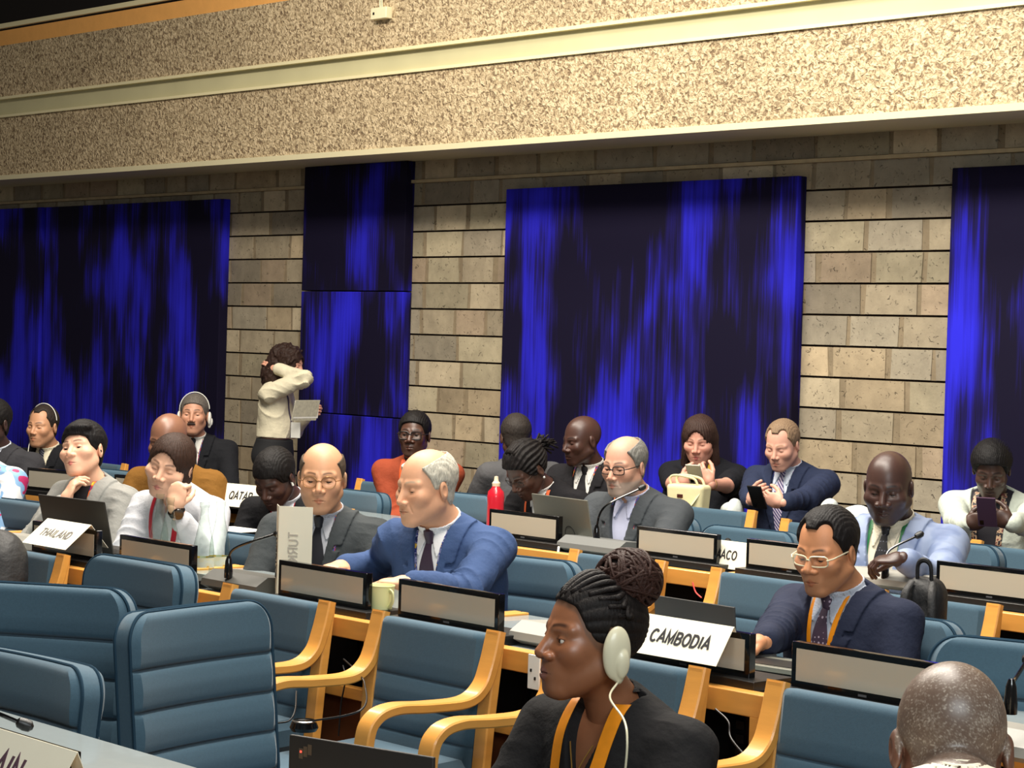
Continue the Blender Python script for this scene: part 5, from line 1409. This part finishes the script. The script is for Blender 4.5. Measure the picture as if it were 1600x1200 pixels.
f = fig('P5', 'woman with a brown bob leaning her cheek on her fist, white shirt and black watch', 266, 727, 4.60, 42, 24, hp=12, hr=16, s=.97, sw=.175, lean=14, skin=(236, 186, 156), lip=(206, 124, 116), face=dict(fw=1.14, jw=1.12, open=.12, nw=1.2, cheek=1.2, nl=.92), hair=('bob', .0, 1.0), hairc=(58, 40, 32), brow=(110, 80, 64),
    outer='shirt', oc=(196, 198, 204), V=(.030, .10), res=.0022, arms={'L': dict(w=(272, 793, 4.44), pole=(.5, -.2, -1), dir=(.15, .12, 1), palm=(-.2, 1, 0), curl=(1.35, 1.5, 1.1), thumb=1.1, sleeve=.86), 'R': dict(w=(-.05, -.36, -.38))}, lany=(redr, 'out', [(.060, .012), (.064, -.06), (.056, -.16), (.040, -.32)], .020))
if f:
    A = f.AR['L']; c = A['E'] + (A['W'] - A['E']) * .93; u = _n(A['W'] - A['E']); R = Vector(u).to_track_quat('Z', 'Y').to_matrix().to_4x4()
    MB().lathe([(.0295, -.010), (.0315, -.009), (.0315, .009), (.0295, .010)], 24, T=Matrix.Translation(Vector(c)) @ R).build('watch_strap', black, f.root)
    vcam = f.w2l(EYE) - c; vcam = _n(vcam - u * (vcam @ u)); R2 = Vector(vcam).to_track_quat('Z', 'Y').to_matrix().to_4x4()
    MB().lathe([(.001, .010), (.019, .010), (.021, .007), (.021, -.002)], 24, T=Matrix.Translation(Vector(c + vcam * .029)) @ R2).build('watch_face', gloss, f.root)
f = fig('P2', 'person at the far left edge in a white shirt with blue and crimson embroidery', -52, 680, 4.70, 40, s=.98, skin=(170, 120, 90), hair=('short', .01), outer='shirt', om=pattern_mat('embroidered_white', (232, 234, 236), (170, 30, 90), 'blotch', 11, cols=[(206, 208, 212), (210, 212, 216), (120, 160, 200), (168, 32, 92)]), V=(.03, .1), sw=.19, bulk=1.15, res=.004)

# ---------------- second row and its neighbours
f = fig('P16', 'grey-haired bearded man with glasses in a charcoal suit behind the open grey laptop', 975, 729, 6.38, 36, 34, hp=8, s=.99, lean=10, skin=(206, 156, 132), face=dict(fw=1.06, jw=1.1, age=1, open=.35, nl=1.1, nk=1.15, nw=1.1), hair=('shoe', .008), hairc=(130, 128, 122), brow=(70, 60, 54), stubble=(.62, (176, 168, 158)),
    oc=(70, 74, 78), inner=(200, 204, 232), bulk=1.16, sw=.20, V=(.062, .36), glasses=(mat('dark_frame', (34, 28, 26), .4), .025, .017, False, .0022), lany=(multid, 'out', [(.062, .008), (.066, -.06), (.056, -.16), (.03, -.32)], .020), arms={'L': dict(w=(962, 884, 6.05), pole=(.75, .35, -1.3), dir=(-.9, -.3, 0)), 'R': dict(w=(-.08, -.36, -.33))})
f = fig('P14', 'woman with tied-back locs, glasses and a pearl earring, head bowed, orange lanyard', 822, 735, 6.65, 44, 50, hp=40, s=1.0, lean=18, skin=(82, 54, 42), face=dict(fw=1.04, open=.2, nw=1.4, lf=1.3, nk=.9), hair=('dreads', .012), hairc=(22, 18, 18), brow=(24, 16, 14), outer='top', oc=(26, 25, 28), inner=(228, 226, 222), V=(.045, .16), sw=.175,
    glasses=(mat('thin_dark_wire', (60, 50, 44), .3, .5), .024, .015, False, .0012), lany=(mat('coral_ribbon', (226, 104, 60), .5), 'out', [(.058, .008), (.064, -.06), (.05, -.15), (.02, -.30)], .014), res=.003)
if f:
    rr = random.Random(3); pa = []
    for i in range(34):
        a = rr.uniform(-1.2, 1.2); x0 = .07 * math.sin(a); z0 = .09 * math.cos(a) + .03
        pa.append([(x0 * .8, -.03, z0 + .012), (x0, .04, z0 + .01), (x0 * .5, .10, .05), (rr.uniform(-.03, .03), .125 + rr.uniform(-.01, .02), .035 + rr.uniform(-.03, .03)), (rr.uniform(-.05, .05), .16 + rr.uniform(-.01, .03), rr.uniform(-.03, .07))])
    strands(f, 'locs', pa, .0068, hairmat((26, 21, 20)))
    MB().lathe([(.001, -.006), (.006, 0), (.001, .006)], 10, T=Matrix.Translation(Vector(f.H2((.086, .010, -.042))))).build('earring', white_pl, f.root)
f = fig('P15', 'bald dark-skinned man in a black suit turned in profile to the left', 908, 689, 7.45, 30, 56, hp=10, s=.98, skin=(74, 48, 40), face=dict(nw=1.35, lf=1.3, open=.3, nk=1.1, jw=1.1), stubble=.3, brow=(26, 18, 16), oc=(34, 33, 36), inner=(226, 224, 218), tie=(24, 22, 26), lany=(multi, 'out', [(.062, .008), (.066, -.06), (.056, -.16), (.03, -.32)], .018), res=.003, V=(.066, .36), sw=.19, bulk=1.1, eyes=True)
f = fig('P13', 'man in a mid grey suit with cropped dark hair, seen from behind his bowed head', 806, 684, 7.70, 150, 176, hp=10, s=.97, lean=10, skin=(86, 58, 46), hair=('low', .007), hairc=(56, 50, 46), oc=(86, 86, 88), inner=(200, 204, 214), res=.003, sw=.19, bulk=1.05, eyes=False, V=(.05, .3))
f = fig('P19', 'bald man in a light blue patterned jacket with a green lanyard', 1388, 762, 6.30, 22, 12, hp=14, s=1.04, lean=6, skin=(68, 46, 40), face=dict(fw=1.12, jw=1.22, nw=1.35, lf=1.35, open=.32, nk=1.2, cheek=1.15), stubble=.3, brow=(22, 16, 15), om=pattern_mat('light_blue_brocade', (132, 156, 204), (92, 116, 172), 'soft', 16, cols=[(92, 106, 142), (120, 136, 172), (138, 152, 182)]), inner=(238, 228, 204),
    tie=pattern_mat('dark_dotted_tie', (24, 24, 30), (110, 110, 122), 'dots', 90, cols=[(110, 112, 126), (26, 26, 32)], thr=.22), bulk=1.18, sw=.205, V=(.072, .40), lany=(green, 'in', [(.064, .004), (.066, -.07), (.060, -.20), (.045, -.38)], .024), arms={'L': dict(w=(1412, 873, 5.98), pole=(.75, .35, -1.3), dir=(-1, -.25, -.12), palm=(0, .2, -1), curl=(.6, .7, .4)), 'R': dict(w=(-.14, -.34, -.36))}, res=.0026)
f = fig('P11', 'young man with glasses and folded arms in a rust red shirt', 647, 680, 7.15, 20, 14, hp=-2, s=.97, skin=(84, 56, 44), face=dict(nw=1.35, lf=1.4, open=.6, chin=.003), stubble=.25, hair=('short', .008), hairc=(20, 17, 17), brow=(20, 15, 14), outer='shirt', oc=(152, 70, 46), inner=(30, 26, 28), V=(.026, .08), glasses=(mat('dark_frame', (34, 28, 26), .4), .026, .020, False, .0028),
    lany=(mat('rust_ribbon', (232, 92, 40), .5), 'out', [(.056, .006), (.054, -.07), (.036, -.18), (.012, -.36)], .026), sw=.188, arms={'R': dict(w=(.13, -.22, -.34), pole=(-.75, .35, -1.3), dir=(1, -.1, 0), palm=(0, 1, 0)), 'L': dict(w=(-.12, -.19, -.31), pole=(.75, .35, -1.3), dir=(-1, -.1, 0), palm=(0, 1, 0))}, res=.003)
f = fig('P17', 'woman with long brown hair in a black short-sleeved top, typing on a phone', 1093, 687, 8.05, 18, 12, hp=18, s=.97, skin=(218, 160, 138), lip=(190, 104, 100), face=dict(fw=1.1, open=.15, nw=1.05, jw=1.1), hair=('long', .0), hairc=(62, 44, 38), brow=(110, 80, 66), outer='top', oc=(26, 27, 32), V=(.050, .17), sw=.18, bulk=1.2, sleeve=.42, lany=(yel, 'out', [(.062, .004), (.064, -.07), (.058, -.16), (.05, -.27)], .026),
    arms={'R': dict(w=(1064, 757, 7.72), dir=(.75, -.1, .5), palm=(.2, 1, .35), curl=(.7, .8, .4), pole=(-.75, .35, -1.3)), 'L': dict(w=(1107, 758, 7.72), dir=(-.6, -.1, .7), palm=(-.2, 1, .35), curl=(.7, .8, .4), pole=(.75, .35, -1.3))}, res=.0028)
if f:
    held_phone(P(1086, 741, 7.70), f.tb, -48, 'phone in the hands of the long-haired woman', mat('pale_phone', (176, 172, 160), .4))
    A = f.AR['L']; c = A['E'] + (A['W'] - A['E']) * .93; R = Vector(_n(A['W'] - A['E'])).to_track_quat('Z', 'Y').to_matrix().to_4x4()
    MB().lathe([(.026, -.005), (.0285, -.004), (.0285, .004), (.026, .005)], 20, T=Matrix.Translation(Vector(c)) @ R).build('watch', mat('gold_wire', (150, 110, 66), .3, .6), f.root)
f = fig('P18', 'fair-haired man in a navy suit and striped tie looking down at a phone', 1222, 696, 8.05, 30, 26, hp=20, s=.95, skin=(222, 168, 146), face=dict(fw=1.08, open=.15, jw=1.12, nk=1.1), hair=('wide', .007), hairc=(140, 116, 92), brow=(160, 124, 96), oc=(42, 50, 74), inner=(208, 218, 234), tie=pattern_mat('striped_tie', (60, 50, 110), (206, 198, 214), 'stripe', 26, rot=.7, cols=[(62, 52, 112), (206, 198, 214)]), bulk=1.12, sw=.195, V=(.062, .38),
    lany=(multid, 'in', [(-.058, .0), (-.062, -.07), (-.06, -.2), (-.05, -.36)], .016), arms={'R': dict(w=(1171, 785, 7.70), dir=(.55, -.3, .35), palm=(.2, 1, .2), curl=(.6, .8, .4), pole=(-.75, .35, -1.3)), 'L': dict(w=(1221, 787, 7.68), dir=(-.85, -.1, .15), palm=(-.2, 1, .25), curl=(.7, .9, .5), pole=(.75, .35, -1.3))}, res=.0028)
if f: held_phone(P(1183, 777, 7.66), f.tb, -58, 'black phone in the hands of the man in the navy suit')
f = fig('P20', 'person in an open mint-white jacket with short dark hair, reading a phone', 1549, 735, 8.0, 12, 4, hp=26, s=.96, skin=(72, 50, 42), face=dict(nw=1.3, lf=1.3, open=.12, fw=1.0), hair=('short', .016), hairc=(20, 18, 19), brow=(20, 15, 14), outer='top', oc=(204, 212, 200), inner=(28, 26, 34), collar=False, V=(.095, .62), sw=.18, bulk=1.12, legs=(44, 66, 120),
    lany=(pattern_mat('print_scarf', (60, 50, 50), (200, 170, 140), 'blotch', 60, cols=[(40, 36, 44), (190, 160, 130), (120, 60, 60)]), 'out', [(.062, .008), (.066, -.05), (.062, -.12), (.055, -.22)], .026), arms={'R': dict(w=(1511, 822, 7.62), dir=(.8, -.2, .3), palm=(.2, 1, .2), curl=(.7, .8, .4), pole=(-.75, .35, -1.3), cuff=False), 'L': dict(w=(1575, 821, 7.62), dir=(-.8, -.2, .3), palm=(-.2, 1, .2), curl=(.7, .8, .4), pole=(.75, .35, -1.3), cuff=False)}, res=.0028)
if f: held_phone(P(1542, 800, 7.58), f.tb, -62, 'dark mirrored phone in the hands of the person in the white jacket', mat('plum_phone', (74, 54, 74), .25), w=.08, h=.14)
f = fig('P8', 'man in a black suit with a red lanyard bowing his head beside the bald man', 429, 748, 5.55, 30, 34, hp=34, s=1.0, lean=16, skin=(74, 48, 40), face=dict(nw=1.3, lf=1.25, open=.12), hair=('low', .008), hairc=(20, 17, 17), brow=(22, 16, 14), oc=(28, 28, 31), inner=(222, 224, 232), tie=None, V=(.062, .34), lany=(redr, 'in', [(.050, .0), (.046, -.06), (.040, -.16), (.034, -.34)], .022), sw=.188, arms={'R': dict(w=(-.10, -.30, -.40)), 'L': dict(w=(.02, -.28, -.40))})
if f: MB().tube([f.H2((.080, .004, -.012)), f.H2((.086, -.002, -.030))], .005, 8).build('earphone', white_pl, f.root)
f = fig('P6', 'bald man in a mustard brown sweater hidden behind the woman leaning on her fist', 262, 690, 5.55, 24, 24, hp=12, s=1.02, skin=(132, 92, 72), face=dict(open=.3, fw=1.05), outer='sweater', oc=(122, 84, 34), V=(0, .3), sw=.18, bulk=1.10, res=.0032, arms={'R': dict(w=(-.14, -.34, -.40)), 'L': dict(w=(.14, -.34, -.40))})
f = fig('P7', 'grey-haired man with a moustache and white headset in a black suit', 303, 649, 7.20, 10, 8, hp=-4, s=.99, skin=(186, 136, 110), face=dict(open=.35, nl=1.15), hair=('short', .006), hairc=(96, 90, 84), brow=(44, 34, 30), oc=(28, 29, 33), inner=(232, 230, 222), tie=(26, 26, 32), sw=.188, res=.003, V=(.06, .34), lany=(multid, 'in', [(.05, .0), (.046, -.07), (.036, -.2), (.02, -.34)], .014))
if f:
    earpiece(f, -1, white_pl, k=.75); earpiece(f, 1, white_pl, band=False, k=.75)
    Vx, Qx = sculpt(lambda p: ell(((p - f.H.astype(np.float32)) @ f.Rh.astype(np.float32)) / f.s, (0, -.098, -.0535), (.026, .008, .006)) * f.s, f.H2((0, -.098, -.05)) - .04, f.H2((0, -.098, -.05)) + .04, .0022)
    fastmesh('moustache', Vx, Qx, hairmat((52, 42, 38)), f.root)
f = fig('P3', 'man with receding dark hair and a white earpiece in a black suit, far left', 66, 667, 6.55, 36, 34, hp=2, s=.99, skin=(196, 146, 112), face=dict(open=.25, fw=1.04), hair=('wide', .006), hairc=(48, 40, 36), brow=(44, 32, 28), oc=(26, 27, 31), inner=(234, 226, 200), tie=pattern_mat('dark_striped_tie', (30, 30, 40), (150, 150, 160), 'stripe', 30, rot=.7, cols=[(30, 32, 44), (34, 36, 48), (120, 124, 140)]), sw=.188, res=.003, V=(.062, .34), stubble=.15, pin=((.105, -.14), white_pl))
if f: earpiece(f, -1, white_pl, k=.8, cord_pts=[P(44, 706, 6.42), P(43, 730, 6.4)])
f = fig('P1', 'man in a dark charcoal suit at the far left edge, face outside the picture', -14, 662, 5.60, 40, s=1.02, skin=(60, 42, 36), hair=('low', .008), hairc=(20, 18, 18), oc=(50, 50, 54), inner=(206, 214, 226), sw=.195, bulk=1.1, res=.004)
# ---------------- standing woman by the wall
f = fig('P9', 'standing woman with long curly dark hair, cream blouse and black trousers, holding papers', 452, 570, 8.28, -72, -66, hp=10, s=.93, stand=True, lean=2, skin=(222, 164, 138), lip=(190, 110, 100), face=dict(open=.3, nl=1.15, nk=.9), hair=('curly', .0), hairc=(52, 36, 30), brow=(60, 40, 32), outer='blouse', oc=(226, 218, 190), V=(.0, .1), sw=.160, bulk=.92, hem=.37, sleeve=1.0, legs=(26, 27, 30), fold=.009, res=.003,
    arms={'R': dict(w=(-.09, -.02, .10), pole=(-.25, -1, .05), dir=(.3, .9, .5), palm=(.6, .5, 0)), 'L': dict(w=(.05, -.20, -.20), pole=(.5, .3, -1), dir=(-.1, -1, .2), palm=(-1, 0, .2), curl=(.6, .8, .5))})
if f:
    f.drape([(-.058, .008), (-.060, -.08), (-.05, -.20), (-.03, -.36)], [.016], .003, .0015, f.out, 'lanyard', mat('grey_violet_ribbon', (86, 78, 100), .5))
    bp_ = f.w2l(P(462, 672, 8.1)); MB().box(-.004, .004, -.030, .030, -.048, .048, T=Matrix.Translation(Vector(bp_))).build('badge', white_pl, f.root)
    t = empty('papers', P(478, 640, 8.10), math.radians(100), 'folded papers in the hand of the standing curly-haired woman', 'papers')
    MB().box(-.11, .11, -.002, .002, -.07, .06, T=Matrix.Rotation(.25, 4, 'X')).build('front_sheet', mat('newsprint', (206, 202, 180), .8, var=.2, vscale=60), t)
    MB().box(-.10, .12, .004, .007, -.055, .055, T=Matrix.Rotation(.12, 4, 'X')).build('back_sheet', wh, t)
# ---------------- nearest people
f = fig('P22', 'woman with braids pinned in a high bun, ivory earpiece and orange lanyard, glancing left', 921, 998, 2.95, 42, 64, hp=-2, s=.98, lean=4, sw=.172, skin=(148, 96, 66), lip=(128, 84, 76), face=dict(nw=1.4, lf=1.65, open=.62, fw=1.02, cheek=.95, nk=.92, jw=1.05, nl=.95), hair=('cornrow', .0), hairc=(24, 19, 18), brow=(40, 26, 22), scalp=('short', (104, 76, 60)),
    outer='shirt', oc=(34, 33, 34), V=(.062, .17), bulk=1.08, res=.0015, cres=.0036, fold=.007, gaze=(-24, 0), lany=(orange, 'out', [(.060, .014), (.060, -.06), (.046, -.16), (.010, -.34)], .028))
if f:
    m = hairmat((27, 21, 20), .45, (1, 1, 1), 300)
    rr = random.Random(5); pa = []; bc = np.array([0, .078, .118])
    for i in range(15):                                   # rows pinned back to the bun
        a = -1.35 + 2.7 * i / 14; sa, ca = math.sin(a), math.cos(a)
        def cp(y, r=.004):
            k = math.sqrt(max(0.02, 1 - ((y - .018) / .098) ** 2)); return (sa * (.078 * k + r), y, .036 + ca * (.089 * k + r))
        y0 = -.066 + .085 * abs(a / 1.35) ** 1.6
        pa.append([cp(y0, .001), cp(y0 + .03, .005), cp(.0 + y0 * .4 + .03, .008), (sa * .045, .055, .105 + .03 * ca - .02), tuple(bc + np.array([sa * .03, -.03, 0]))])
    strands(f, 'braids', pa, .0062, m, 7, False)
    pa = []
    for i in range(130):                                  # coiled bun
        a = rr.uniform(0, 2 * math.pi); e = rr.uniform(-1.1, 1.1); w = rr.uniform(1.6, 3.4); tl = rr.uniform(-.9, .9); pts = []
        ax_ = _n([rr.gauss(0, 1), rr.gauss(0, 1), rr.gauss(0, 1)]); u = _n(np.cross(ax_, [0, .3, 1])); v = np.cross(ax_, u); h0 = rr.uniform(-.4, .4); R_b = .063 + rr.uniform(-.003, .004)
        for k in range(9):
            tt = a + w * k / 8; q = (u * math.cos(tt) + v * math.sin(tt)) * math.sqrt(1 - h0 * h0) + ax_ * h0
            pts.append(tuple(bc + q * R_b * np.array([1.0, 1.0, .93])))
        pa.append(pts)
    strands(f, 'bun', pa, .0040, hairmat((58, 36, 30), .45, (1, 1, 1), 320), 6, False)
    Vx, Qx = sculpt(lambda p: (ell(((p - f.H.astype(np.float32)) @ f.Rh.astype(np.float32)) / f.s, tuple(bc), (.059, .059, .054))) * f.s, f.H2(bc) - .075, f.H2(bc) + .075, .004)
    fastmesh('bun_core', Vx, Qx, m, f.root)
    earpiece(f, 1, cream_pl, band=False, k=.98, cord_pts=[P(953, 1090, 2.86), P(975, 1125, 2.82), P(980, 1160, 2.80), P(976, 1215, 2.80)])
    f.drape([(.030, -.062), (.012, -.10), (.0, -.135), (-.012, -.10), (-.030, -.062)], [.0022], .001, .0015, f.mid, 'necklace', goldm)
f = fig('P23', 'man with a shaved greying head seen from behind in a cream shirt, lower right corner', 1486, 1176, 2.45, 172, 176, hp=34, s=.96, shrug=(.0, .062), lean=2, skin=(102, 68, 53), face=dict(nk=1.1, fw=1.05), scalp=('low', (104, 88, 76), (176, 164, 150)), outer='shirt', oc=(232, 222, 200), V=(.0, .1), sw=.205, bulk=1.1, res=.0018, eyes=False, cres=.0042)
